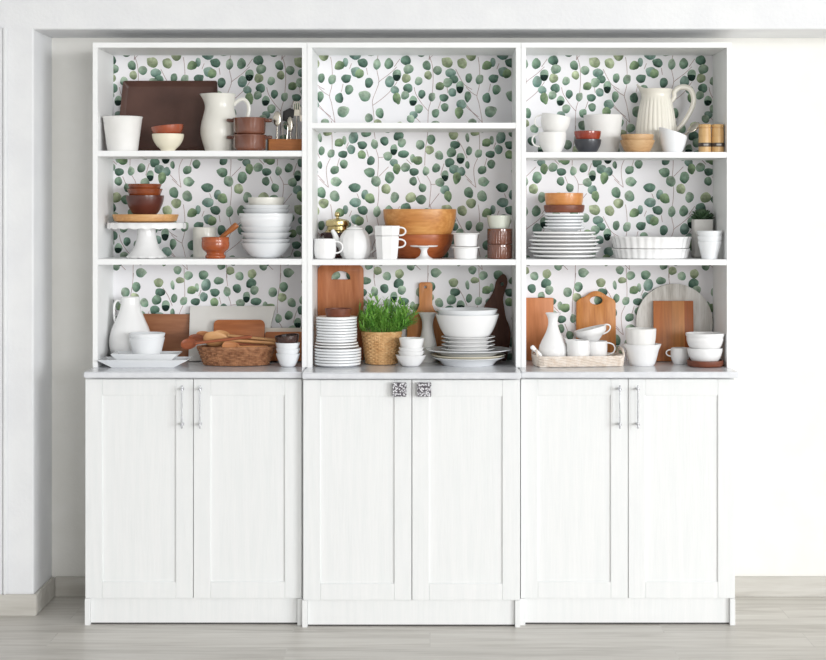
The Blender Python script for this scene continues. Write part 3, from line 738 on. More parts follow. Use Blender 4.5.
# faceted white jug
Y = 6.113; s = Y/F
P = crz(px(Y, b, [(15,359),(17.6,356),(20.4,347),(20.6,339),(18.6,329.5),(14.6,320),(11,311),(9.2,303.5),(9.0,297.2)]), 4); P[0] = (P[0][0], 0)
t = thing('jug', 'tall white jug with soft facets standing behind the square platters', 'jug', at(130.4, Y, b))
MB().lathe(shell(P, .0045), 48, lambda a, r, z: (r*(1+.018*abs(math.sin(5*a))), 0)).obj('body', 'white', t)
hp = cr([(-8.6*s, 0, Z(301.5,Y)-b), (-13*s, 0, Z(300.5,Y)-b), (-15.8*s, 0, Z(304,Y)-b), (-16.4*s, 0, Z(311,Y)-b), (-16*s, 0, Z(318,Y)-b), (-14.6*s, 0, Z(325,Y)-b)], 4)
MB().tube(hp, .0042, 10).obj('handle', 'white', t)
# square platters
def platter(x0, x1, xb0, xb1, y0, z, hh, label, Yc=5.975, dep=.068):
    q = Yc/F; cxx = (x0+x1)/2; w_ = (x1-x0)/2*q; wb = (xb1-xb0)/2*q
    m = MB(); t = .0035
    def ring(wx, wy, zz): return [m.v((a*wx, c*wy, zz)) for a, c in ((-1,-1),(-.96,-1.03),(.96,-1.03),(1,-1),(1.0,1),(.96,1.03),(-.96,1.03),(-1,1))]
    RR = [ring(wb, dep*.85, 0), ring(wb+.002, dep*.87, .002), ring(w_-.001, dep-.001, hh-.002), ring(w_, dep, hh), ring(w_-.002, dep-.002, hh+.001), ring(wb, dep*.85, t+.001)]
    for A, B in zip(RR, RR[1:]):
        for i in range(8): m.f([A[i], A[(i+1) % 8], B[(i+1) % 8], B[i]])
    m.f(RR[0]); m.f(RR[-1])
    return solo('platter', m, 'coolwhite', label, 'plate', at(cxx, Yc, z), 'square white platters', angle=25)
hh = .0272
platter(101, 190, 114, 176, 0, b, hh, 'larger white rectangular platter lying on the worktop')
platter(113.5, 180, 126, 168, 0, b+.0065, .0415, 'smaller white rectangular platter nested on the larger one', dep=.060)
zb2 = b+.0065+.0052
stackbowl(337.5, 355.5, 17.8, 11.8, 'coolwhite', 'flat-bottomed white bowl standing on the smaller rectangular platter', pxx=147, YY=5.972, bb=zb2, group='white bowls on the platters', p='f')
stackbowl(333.2, 348, 18.2, 13, 'coolwhite', 'white bowl nested in the one on the rectangular platters', pxx=147, YY=5.972, group='white bowls on the platters', p='c')
# wicker baskets -------------------------------------------------
def weave(m, shape, rows, stakes, hgt, r, z0=0):
    """strands passing in front of and behind the stakes, row after row"""
    N = stakes*4
    for i in range(rows):
        z = z0+hgt*(i+.5)/rows; u = (i+.5)/rows; P = []
        for k in range(N):
            th = 2*PI*k/N; x, y, nx, ny = shape(th, u)
            d = r*.75*math.cos(PI*(k/4)+PI*i)
            P.append((x+nx*d, y+ny*d, z))
        m.tube(P, r, 6, True)
    for k in range(stakes):
        th = 2*PI*(k+.0)/stakes
        m.tube([(*shape(th, q)[:2], z0+hgt*q) for q in (0, .5, 1)], r*.75, 5)
def oval(a0, b0, a1, b1, n=2.0):
    def f(th, u):
        a, c = a0+(a1-a0)*u, b0+(b1-b0)*u
        cs, sn = math.cos(th), math.sin(th)
        k = (abs(cs)**n+abs(sn)**n)**(-1/n)
        L = math.hypot(cs/a, sn/c)
        return a*cs*k, c*sn*k, (cs/a)/L, (sn/c)/L
    return f
def basket_floor(m, sh, z, u=0, seg=48, inner=None):
    A = [m.v((*[q*.985 for q in sh(2*PI*k/seg, u)[:2]], z)) for k in range(seg)]; B = [m.v((*[q*.985 for q in sh(2*PI*k/seg, u)[:2]], z+.004)) for k in range(seg)]
    for k in range(seg): m.f([A[k], A[(k+1) % seg], B[(k+1) % seg], B[k]])
    m.f(A[::-1]); m.f(B)
Y = 6.022; q = Y/F
hB = Z(346, Y)-b-.004
sh = oval(31.5*q, .058, 38.2*q, .076)
t = thing('wicker_basket', 'oval brown wicker basket on the worktop heaped with wooden spoons', 'basket', at(236.2, Y, b))
m = MB(); weave(m, sh, 9, 34, hB-.003, .0038, .002); basket_floor(m, sh, .001); m.obj('woven_wall', 'wicker', t)
m = MB()
for k_ in (0, PI): m.tube([(sh(2*PI*k/120, 1)[0]+.0022*math.cos(40*2*PI*k/120+k_), sh(2*PI*k/120, 1)[1], hB+.0005+.0022*math.sin(40*2*PI*k/120+k_)) for k in range(120)], .0034, 6, True)
m.obj('braided_rim', 'wicker', t)
# wooden spoons: bowl end at A, handle end at B
def wspoon(A, B_, bl, bw, mat, label, roll=0.0, kind='spoon'):
    A, B_ = Vector(A), Vector(B_); d = B_-A; L = d.length
    m = MB(); n = 7
    prof = [(math.sin(PI/2*i/n), -math.cos(PI/2*i/n)) for i in range(n+1)]
    prof[0] = (0, -1)
    dp = .0095 if kind == 'spoon' else .004
    full = [(r, z*dp) for r, z in prof]+[(.97, .0018), (.88, .0006)]+([(r*.86, z*dp*.72) for r, z in reversed(prof[:-1])] if kind == 'spoon' else [(0, .0012)])
    m.lathe([(r if r > 1e-4 else 0, z) for r, z in full], 24, lambda a, r, z: (r*bl/2*(1+.14*math.cos(a)), r*bw/2, 0), (bl/2, 0, 0))
    m.tube([(bl*.93, 0, -.0022), (bl*1.12, 0, -.0012), (L*.6, 0, 0), (L-.003, 0, 0), (L, 0, 0)], [.0048, .0052, .0056, .0066, .003], 10, flat=.8)
    x = d.normalized(); zx = Vector((0,0,1))-x*x.z; zx.normalize(); y = zx.cross(x)
    M3 = Matrix((x, y, zx)).transposed() @ Matrix.Rotation(roll, 3, 'X')
    return solo('wooden_spoon', m, mat, label, 'spoon', A, 'wooden spoons heaped in the wicker basket', M3.to_euler())
def pt(pxx, py, Y_): return (X(pxx, Y_), Y_, Z(py, Y_))
wspoon(pt(179.5, 345, 5.978), pt(252, 336.5, 5.972), .060, .046, 'spoondark', 'red brown spoon whose bowl hangs farthest out over the basket end', .95)
wspoon(pt(187, 337.5, 6.035), pt(266, 347, 6.045), .070, .044, 'spoondark', 'red brown spoon lying just above the overhanging one', .7)
wspoon(pt(195, 333.6, 6.072), pt(268, 340.8, 6.075), .066, .036, 'spoonmid', 'tan spoon at the back of the heap in the wicker basket', .6)
wspoon(pt(201.5, 338, 6.0), pt(275, 343.4, 6.022), .092, .062, 'spoonlight', 'largest pale beech spoon, its bowl back turned up on top of the heap', -1.15)
wspoon(pt(212, 333.5, 6.056), pt(275.6, 340.4, 6.058), .062, .042, 'spoonlight', 'pale beech spoon lying behind the largest pale one', .7)
wspoon(pt(220.5, 346.2, 5.962), pt(268, 347.5, 6.0), .066, .044, 'spoonmid', 'tan spoon at the basket front rim with its hollow bowl showing', 1.0)
# bowls by the basket
Y = 5.962; g = 'white bowls nested beside the wicker basket'
stackbowl(353.5, 366, 12.2, 6.2, 'coolwhite', 'lowest of the three white bowls nested beside the wicker basket', pxx=288, bb=b, group=g)
stackbowl(348.4, 359, 12.2, 7.0, 'coolwhite', 'middle of the three white bowls nested beside the wicker basket', pxx=288, group=g)
stackbowl(342.6, 354.5, 12.4, 7.5, 'coolwhite', 'uppermost of the three white bowls nested beside the wicker basket', pxx=287.8, group=g)
m = MB().lathe(shell(roundbowl(12.2*Y/F, .031, 8.2*Y/F, 8, 2.4), .0035), 40)
solo('bowl', m, 'darkbrown', 'espresso brown bowl tilted on top of the white bowls beside the basket', 'bowl', at(287.6, Y, Z(343.4, Y)-.002), rot=(.05, -.10, 0))

# ================================================================== MIDDLE UNIT, shelf with the acacia bowls
def mug(name, pxx, Y_, base, pts, mat, label, cat, hx0, hx1, hy0, hy1, side=1, group=None, seg=44, mod=None, t=.003, hr=.0032, rot=(0,0,0), ang=None, hseg=14, n=4, sharp=42):
    """cup with a loop handle; hx0 wall px offset, hx1 outermost px offset, rows hy0 (top) hy1 (bottom)"""
    s = Y_/F; P = px(Y_, base, pts); P[0] = (P[0][0], 0)
    P = [(r, max(z, 0)) for r, z in cr(P, n)]
    th = thing(name, label, cat, at(pxx, Y_, base), rot, group)
    MB().lathe(shell(P, t), seg, mod).obj('body', mat, th, angle=sharp)
    a = (0 if side > 0 else PI) if ang is None else ang
    z1, z0 = Z(hy0, Y_)-base, Z(hy1, Y_)-base
    hpts = handle_path(hx0[1]*s-.0015, z0, hx0[0]*s-.0015, z1, (hx1-(hx0[0]+hx0[1])/2)*s, hseg, a, .75)
    MB().tube(hpts, hr, 9).obj('handle', mat, th)
    return th
b = ZS['M2']+EPS
mug('cup', 325, 5.985, b, [(8,259.6),(9.6,258),(11,253),(11.2,247),(10.6,239)], 'white', 'small round white cup on the shelf in front of the brass-lidded pot', 'cup', (10.4, 10.2), 18, 241.5, 253)
# plum pot with a brass lid
Y = 6.15; s = Y/F
t = thing('lidded_pot', 'dark plum pot with a domed brass lid and knob, behind the white cup and teapot', 'pot', at(337.4, Y, b))
P = crz(px(Y, b, [(10.5,258.5),(12.5,256),(13.2,248),(13.4,240),(14.2,232.6)]), 3); P[0] = (P[0][0], 0)
MB().lathe(shell(P, .003), 40).obj('body', 'plum', t)
zt = Z(232.4, Y)-b
MB().lathe([(0,zt+.0005),(12.6*s,zt+.0005),(12.6*s,zt+.004),(10.6*s,zt+.009),(10.2*s,zt+.022),(11.6*s,zt+.024),(12*s,zt+.03),(11.6*s,zt+.042),(10*s,zt+.047),(4*s,zt+.051),(1.6*s,zt+.053),(1.4*s,zt+.058),(2.6*s,zt+.063),(2.8*s,zt+.069),(1.8*s,zt+.075),(0,zt+.077)], 40).obj('lid', 'brass', t)
hp = [(-12.5*s, 0, zt-.008), (-15.5*s, 0, zt-.006), (-16*s, 0, zt-.016)]
MB().tube(cr(hp, 4), .004, 8).obj('lug', 'plum', t)
# teapot
Y = 6.035; s = Y/F
t = thing('teapot', 'white faceted teapot with its spout towards the small cup', 'teapot', at(355, Y, b))
P = crz(px(Y, b, [(10,259.6),(12,258.5),(15.6,252),(16.6,245),(15.2,237.5),(11,231),(8.5,229.3)]), 4); P[0] = (P[0][0], 0)
MB().lathe([(0,0)]+P+[(0, P[-1][1]+.0003)], 16, lambda a, r, z: (r*(1+.012*math.cos(8*a)), 0)).obj('body', 'white', t, angle=14)
lz = P[-1][1]+.0006
ld = MB().lathe([(0,lz),(8.8*s,lz),(8.6*s,lz+.003),(5*s,lz+.009),(0,lz+.011)], 32).obj('lid', 'white', t)
MB().lathe([(0,lz+.0105),(1.6*s,lz+.0105),(1.3*s,lz+.012),(2*s,lz+.0145),(0,lz+.017)], 20).obj('knob', 'white', ld)
sp = [(-12*s,0,Z(247,Y)-b), (-17.5*s,0,Z(242,Y)-b), (-20*s,0,Z(235,Y)-b), (-23*s,0,Z(230,Y)-b)]
c_ = cr(sp, 4); MB().tube(c_, [.016-.0095*i/(len(c_)-1) for i in range(len(c_))], 12).obj('spout', 'white', t)
hp = cr([(14*s,0,Z(235.5,Y)-b),(19*s,0,Z(233.5,Y)-b),(21.5*s,0,Z(238,Y)-b),(20.8*s,0,Z(246,Y)-b),(17.5*s,0,Z(251.5,Y)-b),(14.2*s,0,Z(252.5,Y)-b)], 4)
MB().tube(hp, .0036, 10).obj('handle', 'white', t)
# two faceted mugs stacked
fac = lambda a, r, z: (r/math.cos(((a+PI/8) % (PI/4))-PI/8)*.965, 0)
Y = 5.972; g = 'faceted white mugs stacked on the shelf'
mug('mug', 387.2, Y, b, [(10,259.6),(10.6,256),(11.6,245),(12.1,236.5)], 'white', 'faceted white mug on the shelf, lower of the stacked pair beside the teapot', 'mug', (11.4, 11.0), 18.6, 239.2, 247.4, group=g, seg=32, mod=fac, n=2, sharp=16)
mug('mug', 387.2, Y, Z(246.5, Y), [(9.0,246.5),(9.3,244),(10.5,237.4),(10.9,236.0),(12.3,235.0),(13.0,226)], 'white', 'faceted white mug on top of the stacked pair beside the teapot', 'mug', (12.6, 12.2), 18.8, 227.4, 235.4, group=g, seg=32, mod=fac, n=1, sharp=16)
# acacia bowls
Y = 6.107; g = 'large wooden bowls on the shelf'
stackbowl(234.5, 259, 33.6, 22, 'bowldark', 'large red brown wooden bowl on the shelf, lower of the nested pair', 419.6, bb=b, p='s', t=.005, ky=.82, seg=56)
stackbowl(209.5, 246, 36.6, 24, 'bowlwood', 'large golden acacia bowl nested on top of the red brown one', 419.8, p='s', t=.005, ky=.82, seg=56)
# tiny cake stand
Y = 5.972; s = Y/F; zt = Z(245.6, Y)-b
t = thing('cake_stand', 'tiny white pedestal stand on the shelf in front of the wooden bowls', 'cake stand', at(424, Y, b))
MB().lathe([(0,zt-.006),(5*s,zt-.006),(11*s,zt-.0055),(13.6*s,zt-.003),(14*s,zt),(13.4*s,zt+.0008),(12.6*s,zt-.001),(0,zt-.0012)], 44).obj('plate', 'white', t)
MB().lathe([(0,0),(9.4*s,0),(9.4*s,.0015)]+cr([(8.6*s,.003),(5*s,.011),(3.4*s,.022),(3.4*s,zt-.016),(5.4*s,zt-.0062)], 4)+[(0,zt-.0062)], 36).obj('foot', 'white', t)
# lipped ramekins
Y = 5.99; s = Y/F
def ramekin(z, label, hh):
    P = [(10.4*s,0),(11.2*s,.002),(12.2*s,hh-.006),(12.4*s,hh-.0055),(14.4*s,hh-.004),(14.8*s,hh-.0015),(14*s,hh),(12.6*s,hh-.0005)]
    prof = [(0,0)]+P+[(11.4*s,hh-.004),(10.6*s,.005),(0,.004)]
    return solo('ramekin', MB().lathe(prof, 44), 'white', label, 'ramekin', at(465.6, Y, z), 'lipped white ramekins stacked on the shelf')
h1 = Z(246.6, Y)-b; h2 = Z(233, Y)-b-h1-.0004
ramekin(b, 'lipped white ramekin on the shelf, lower of two beside the wooden bowls', h1); ramekin(b+h1+.0006, 'lipped white ramekin on top of the other beside the wooden bowls', h2)
# ribbed brown ramekins and a pale bowl on top
Y = 6.0; s = Y/F
rib = lambda k, amp, z0, z1: (lambda a, r, z: (r*(1+amp*math.cos(k*a)*(1 if z0 < z < z1 else 0)), 0))
def brown_ram(z, hh, label):
    P = [(11.4*s,0),(12*s,.002),(12.2*s,.003),(12.3*s,hh-.011),(12.3*s,hh-.009),(12.7*s,hh-.0085),(12.7*s,hh-.001),(12.4*s,hh)]
    prof = [(0,0)]+P+[(11.6*s,hh-.0005),(11.2*s,.006),(0,.005)]
    return solo('ramekin', MB().lathe(prof, 120, rib(30, .022, .0025, hh-.010)), 'copper', label, 'ramekin', at(499.8, Y, z), 'ribbed brown ramekins stacked on the shelf')
h1 = Z(244.4, Y)-b; h2 = Z(228.6, Y)-b-h1-.0006
brown_ram(b, h1, 'ribbed reddish brown ramekin on the shelf, lower of two under the pale bowl'); brown_ram(b+h1+.0006, h2, 'ribbed reddish brown ramekin directly under the pale grey green bowl')
PREV[0] = None
stackbowl(215.6, 228.3, 12.3, 9.6, 'celadon', 'pale grey green bowl standing on the ribbed brown ramekins', 499, bb=b+h1+h2+.0014, group='', p='c')

# ================================================================== MIDDLE WORKTOP
b = ZC+EPS
hole = [(340.6+9.6*math.cos(a), 279.6-8.4*max(0, math.sin(a))**.8) for a in [PI*i/14 for i in range(15)]]
wood_board('cutting_board', rr_loop(317.5,265,363.5,361,6,6,'tl tr'), 6.2, b, .028, .014, 'mahogany', 'tall mahogany board with a half moon grip hole behind the plate stack', hole_px=hole, Ybase=6.2085)
# plates
def plate(name, top, low, r, rb, mat, label, pxx, YY, group, z=None, h=None, cat='plate', seg=48):
    q = YY/F; z0 = z; hh = h
    return solo(name, MB().lathe(plateprof(r*q, hh, rb*q, .0026), seg), mat, label, cat, at(pxx, YY, z0), group)
def rplate(name, r, rb, mat, label, pxx, YY, group, z, h, lip, seg=56, ky=1.0):
    q = YY/F
    return solo(name, MB().lathe(rimplate(r*q, h, rb*q, lip), seg, ell(ky)), mat, label, 'plate', at(pxx, YY, z), group)
Y = 5.985; s = Y/F
z = b; rng = random.Random(5)
dz = 3.05*s
zt_plate = []
for k in range(6):
    r = 23.4-.25*(k == 0)
    rplate('plate', r, 18.5, 'coolwhite', ORD[k]+' larger white plate from the bottom of the stack before the mahogany board', 337.6+rng.uniform(-.3,.3), Y, 'larger white plates stacked beside the potted grass', z, .0145, dz*.93*.80); z += dz*.93
z += .003
for k in range(2):
    rplate('plate', 22.2-k*.8, 16, 'white', ('lower','upper')[k]+' of two white plates between the larger and smaller plates of the stack', 336.6, Y, 'white plates in the middle of the stack', z, .0120, .0055); z += dz*.9
z += .001
top_small = Z(317, Y)
nsm = 9; dz2 = (top_small-.0105-z)/(nsm-1)
for k in range(nsm):
    rplate('plate', 20.4, 15, 'coolwhite', ORD[k]+' smaller white plate from the bottom of the upper stack before the mahogany board', 336.6+rng.uniform(-.3,.3), Y, 'smaller white plates stacked beside the potted grass', z, .0125, dz2*.80); z += dz2
z = top_small+.001-.0045
PREV[0] = None
z = z-.0045
plate('plate', 0, 0, 18.2, 13.5, 'ivory', 'thin ivory plate on top of the smaller white plates, under the brown dish', 336.4, Y, None, z+.003, .0075)
z += .003+.0065
stackbowl(308.6, 314, 13.6, 11.8, 'dishwood', 'small brown wooden dish crowning the white plate stack', 338.4, bb=z, group='', p='c', cat='dish', name='dish', t=.0035)
# potted grass
Y = 6.065; q = Y/F
t = thing('potted_plant', 'bushy green grass plant in a golden woven basket on the worktop', 'plant', at(381.6, Y, b))
hP = Z(332, Y)-b
sh = oval(14.8*q, 14.8*q, 19.2*q, 19.2*q)
m = MB(); weave(m, sh, 17, 30, hP-.004, .0037, .003); basket_floor(m, sh, .001)
pot = m.obj('woven_pot', 'rush', t)
m = MB(); m.tube([(19.4*q*math.cos(2*PI*k/64), 19.4*q*math.sin(2*PI*k/64), hP) for k in range(64)], .0045, 8, True); m.obj('rim', 'rush', pot)
MB().lathe([(13.6*q,.006),(17.8*q,hP-.003),(17.5*q,hP-.003),(13.3*q,.0065)], 40).obj('lining', 'rushdark', pot)
MB().lathe([(0,hP-.016),(16.6*q,hP-.016),(16.6*q,hP-.012),(0,hP-.009)], 32).obj('soil', 'soil', t)
def foliage():
    m = MB(); r = random.Random(11)
    def blade(p, d, L, w, droop):
        d = Vector(d).normalized(); sd = d.cross(Vector((0,0,1)))
        if sd.length < 1e-3: sd = Vector((1,0,0))
        sd.normalize(); pv = Vector(p); prev = None; dd = d.copy(); n = 4; rowsv = []
        up = sd.cross(d)
        for i in range(n+1):
            ww = w*(math.sin(PI*(.16+.84*i/n))**.8 if i < n else 0)
            if i < n: rowsv.append([m.v(pv-sd*ww), m.v(pv+up*ww*.25), m.v(pv+sd*ww)])
            else: rowsv.append([m.v(pv)])
            dd = (dd+Vector((0,0,-droop))).normalized(); pv = pv+dd*L/n
        for A, B in zip(rowsv, rowsv[1:]):
            if len(B) == 3: m.f([A[0],A[1],B[1],B[0]]); m.f([A[1],A[2],B[2],B[1]])
            else: m.f([A[0],A[1],B[0]]); m.f([A[1],A[2],B[0]])
    for k in range(130):
        a = r.uniform(0, 2*PI); rad = 15.5*q*math.sqrt(r.random()); out = r.uniform(.1, 1.15)*(.35+.65*rad/(15.5*q))
        L = r.uniform(.075, .142)*(1-.2*out)
        p = Vector((rad*math.cos(a), rad*math.sin(a), hP-.012)); a2 = a+r.uniform(-.5,.5)
        d = Vector((math.cos(a2)*out, math.sin(a2)*out*.62, 1)).normalized()
        pts = []; dd = d.copy()
        for i in range(8):
            pts.append(p.copy()); p = p+dd*L/7; dd = (dd+Vector((math.cos(a2)*.05, math.sin(a2)*.03, -.06*out))).normalized()
        m.tube(pts, [.0011*(1-.08*i) for i in range(8)], 4)
        for i in range(2, 8):
            for sgn in (0, 1, 2):
                az = r.uniform(0, 2*PI); ld = (dd*1.0+Vector((math.cos(az)*.85, math.sin(az)*.85, r.uniform(-.05,.5))))
                blade(pts[i], ld, r.uniform(.019, .034), .0021, .10)
    # keep it clear of the board and wallpaper behind
    for v in m.bm.verts:
        if v.co.x < -.081: v.co.x = -.081+(v.co.x+.081)*(.25 if v.co.y > .03 else .0)
        if v.co.y > .118: v.co.y = .118-(v.co.y-.118)*.2
        if v.co.z < .004: v.co.z = .004
    return m
m = foliage(); o = m.obj('foliage', 'grass', t, angle=180)
# small bowls
Y = 5.972; g = 'small white bowls nested beside the potted grass'
stackbowl(355, 366.5, 15.4, 7, 'white', 'lowest and widest small white bowl in the nest beside the potted grass', 410.8, bb=b, p='c')
stackbowl(350.8, 361, 13.4, 7, 'white', 'small white bowl second from the bottom of the nest beside the potted grass', 411.2)
stackbowl(347.4, 357, 12.8, 7, 'white', 'small white bowl third from the bottom of the nest beside the potted grass', 411.2)
stackbowl(338.2, 353, 12.9, 9, 'white', 'deep small white bowl on top of the nest beside the potted grass', 411.6, p='f')
# spindle vase
Y = 6.152; s = Y/F
vessel('vase', 427.6, Y, b, [(10.6,362),(11,360),(10.4,352),(8.4,342),(6.2,332),(5.4,325),(6.2,319),(8.2,314.5),(8.9,313)], 'bisque', 'slim white waisted vase on the worktop before the paddle board', 'vase', t=.003)
# paddle board with round hole
hc = [(425.4+1.4*math.cos(2*PI*i/14), 287.3+1.4*math.sin(2*PI*i/14)) for i in range(14)]
def cap(cx, cy, r, a0, a1, n=8): return [(cx+r*math.cos(math.radians(a0+(a1-a0)*i/n)), cy+r*math.sin(math.radians(a0+(a1-a0)*i/n))) for i in range(n+1)]
L_ = [(407,361),(407,324)]+cr([(407,324),(409,316),(416,311.5),(419.3,305)], 5)[1:]+cap(421.8,285.4,3.0,180,270)[0:]+cap(429.4,285.4,3.0,270,360)+cr([(432.3,305),(435.5,311.5),(443,316),(446,324)], 5)+[(446,361)]
wood_board('paddle_board', L_, 6.2, b, .024, .013, 'tanboard', 'tan paddle shaped board with a small hole behind the waisted vase', hole_px=hc, Ybase=6.2110)
# fiddle shaped dark board
L_ = cr([(500.8,275.5),(496.5,281),(494.3,289),(490,298),(484.5,306),(482.4,316),(484,328),(487,340),(488,352),(490,361)], 4)+cr([(506,361),(508.5,350),(510.6,337),(509.5,327),(506,318),(504.3,308),(503.2,299),(505.2,291),(507.6,283),(506.4,276.5),(503.6,274)], 4)
hc = [(502.3+1.7*math.cos(2*PI*i/14), 284.3+1.9*math.sin(2*PI*i/14)) for i in range(14)]
wood_board('cutting_board', L_, 6.2, b, .024, .014, 'wenge', 'dark fiddle shaped board with a holed grip leaning beside the big bowls', hole_px=hc, Ybase=6.2110)
# big plates and bowls
Y = 6.032; s = Y/F; cxp = 468.2; g = 'large crockery stacked under the big white bowls'
def bigplate(r, rb, z, hh, mat, label, name='plate'): return solo(name, MB().lathe(plateprof(r*s, hh, rb*s, .003), 64), mat, label, 'plate', at(cxp, Y, z), g)
bigplate(36.5, 25, b, .0295, 'coolwhite', 'deep white serving plate at the very bottom under the big bowls')
bigplate(37.2, 23, b+.0088, .0290, 'cream', 'pale rose rimmed plate second from the bottom under the big bowls')
bigplate(42.6, 27, b+.0360, .0215, 'coolwhite', 'widest white platter in the stack under the big bowls')
zq = b+.0425
stackbowl(0, 0, 1, 1, 'white', '', 0, bb=0) if 0 else None
for k in range(4):
    bigplate(26.9, 19, zq+k*.0142, .0185, 'white', ('lowest','second','third','topmost')[k]+' of the four medium white plates directly under the big bowls')
zq = zq+3*.0142+.0146
g = 'big white bowls nested on the plate stack'
stackbowl(314.2, 337, 31.8, 18.5, 'white', 'big flared white bowl standing on the four medium plates', 467.2, bb=zq, p='m', lip=.8, t=.0035, seg=56)
stackbowl(309.3, 329, 30.2, 17, 'coolwhite', 'big white bowl nested inside the flared one, its rim higher', 467.4, t=.0035, seg=56)

# ================================================================== RIGHT UNIT, top shelf with the ribbed pitcher
b = ZS['R1']+EPS
Y = 5.99; g = 'white cups stacked with handles to the side panel'
mug('cup', 552.4, Y, b, [(8.6,152.4),(9.4,151),(12.5,144.5),(13.8,137),(13.6,132.6)], 'bisque', 'white cup on the shelf, lower of the tipped pair by the side panel', 'cup', (13.4, 12.6), 20.5, 134.5, 146.5, side=-1, group=g)
mug('cup', 552.6, Y, Z(137.6, Y), [(5,137.0),(8.0,135.6),(11.4,130.6),(14.1,124),(14.5,115.2)], 'bisque', 'white cup tipped to one side on top of the other by the side panel', 'cup', (13.8, 13.2), 20.8, 117.5, 129.5, side=-1, group=g, rot=(0, .17, 0))
PREV[0] = None
Y = 5.985; g = None
stackbowl(139.6, 152.3, 13.6, 8.2, 'slate', 'small slate grey bowl on the shelf under the tomato red one', 587.6, bb=b, group='', p='s')
stackbowl(131.4, 146, 13.5, 8, 'redbowl', 'small glossy tomato red bowl nested in the slate grey one', 587.6, group='', p='s')
vessel('flower_pot', 603, 6.125, b, [(14.6,152.5),(15.4,150),(17.6,134),(18.8,121),(19.6,115.4)], 'bisque', 'plain white tapered pot behind the tomato red bowl', 'pot', seg=48)
Y = 5.99; g = 'small pale wooden bowls on the shelf'
stackbowl(140.4, 152.3, 17.4, 11, 'bamboo', 'small pale wooden bowl on the shelf, lower of the pair before the pitcher', 637.4, bb=b, p='c')
stackbowl(134.8, 148, 16.2, 10.5, 'bamboo', 'small pale wooden bowl nested on top of the pair before the pitcher', 637.4, p='s')
# ribbed cream pitcher
Y = 6.118; s = Y/F
P = crz(px(Y, b, [(17,152.5),(18.6,150),(20.2,140),(19.8,128),(17.9,114),(15.6,102),(14.6,95.5),(15.4,91.5),(16.4,88.4)]), 5); P[0] = (P[0][0], 0)
ztp = P[-1][1]
def pmod(a, r, z):
    d = (a-PI+PI) % (2*PI)-PI; d = (a-PI+PI) % (2*PI)-PI
    dl = ((a-PI)+PI) % (2*PI)-PI
    u = min(max((z-(ztp-.045))/.045, 0), 1)**2; gsp = math.exp(-(dl/.42)**2)
    w = min(1, max(0, z-.012)/.02)*min(1, max(0, ztp-.036-z)/.012)
    return (r*(1+.022*w*(abs(math.sin(13*a))*2-1))+.013*gsp*u, .014*gsp*u-.004*(1-gsp)*u)
t = thing('pitcher', 'cream pitcher with vertical ribs and a large scrolled handle on the shelf', 'pitcher', at(656.2, Y, b))
MB().lathe(shell(P, .0045), 104, pmod).obj('body', 'pale cream', t)
hp = cr([(14.2*s,0,Z(102,Y)-b),(16.5*s,0,Z(100,Y)-b),(18.4*s,0,Z(96.5,Y)-b),(18*s,0,Z(92.5,Y)-b),(22*s,0,Z(88.2,Y)-b),(28*s,0,Z(87,Y)-b),(34*s,0,Z(89.5,Y)-b),(37.3*s,0,Z(97,Y)-b),(36.4*s,0,Z(106,Y)-b),(31*s,0,Z(117,Y)-b),(25.5*s,0,Z(125,Y)-b),(19*s,0,Z(131.5,Y)-b)], 4)
n_ = len(hp); MB().tube(hp, [.0085-.0028*abs(2*i/n_-1) for i in range(n_)], 12, flat=1.3).obj('handle', 'pale cream', t)
# slanted creamer with a spoon in it
Y = 5.985; s = Y/F
hgt = Z(132, Y)-b
slant = lambda a, r, z: (r*(1-.0*z), -.0165*math.cos(a)*min(1, max(0, z/hgt))**2)
P = cr([(8.6*s,0),(9.6*s,.004),(12.2*s,.03),(13.6*s,.055),(14*s,hgt)], 4)
solo('creamer', MB().lathe(shell([(r, max(0, z)) for r, z in P], .003), 48, slant), 'coolwhite', 'white cup with a slanted rim on the shelf before the cream pitcher', 'cup', at(673, Y, b))
A = Vector((X(668, Y), Y, b+.012)); B_ = Vector((X(700.5, Y), Y+.022, Z(122.3, Y))); d = B_-A; L = d.length
m = MB(); m.tube([(0,0,0),(0,0,L*.5),(0,0,L-.052)], [.003,.0026,.0022], 8)
m.lathe([(0,-.006)]+[(math.sin(PI/2*i/6), -.006*math.cos(PI/2*i/6)) for i in range(1,7)]+[(.9,.0006),(.6,-.0032),(0,-.0048)], 24, lambda a, r, z: (r*.029, r*.0165, 0)) if 0 else None
m.xf = Matrix.Translation((0, 0, L-.028)) @ Matrix.Rotation(PI/2, 4, 'Y') @ Matrix.Rotation(.9, 4, 'X')
m.lathe([(0,-.006)]+[(math.sin(PI/2*i/6), -.006*math.cos(PI/2*i/6)) for i in range(1,7)]+[(.9,.0006),(.6,-.0032),(0,-.0048)], 24, lambda a, r, z: (r*.028, r*.0165, 0))
m.xf = Matrix()
solo('serving_spoon', m, 'steel', 'steel spoon standing in the slanted white cup', 'spoon', A, rot=d.to_track_quat('Z', 'Y').to_euler())
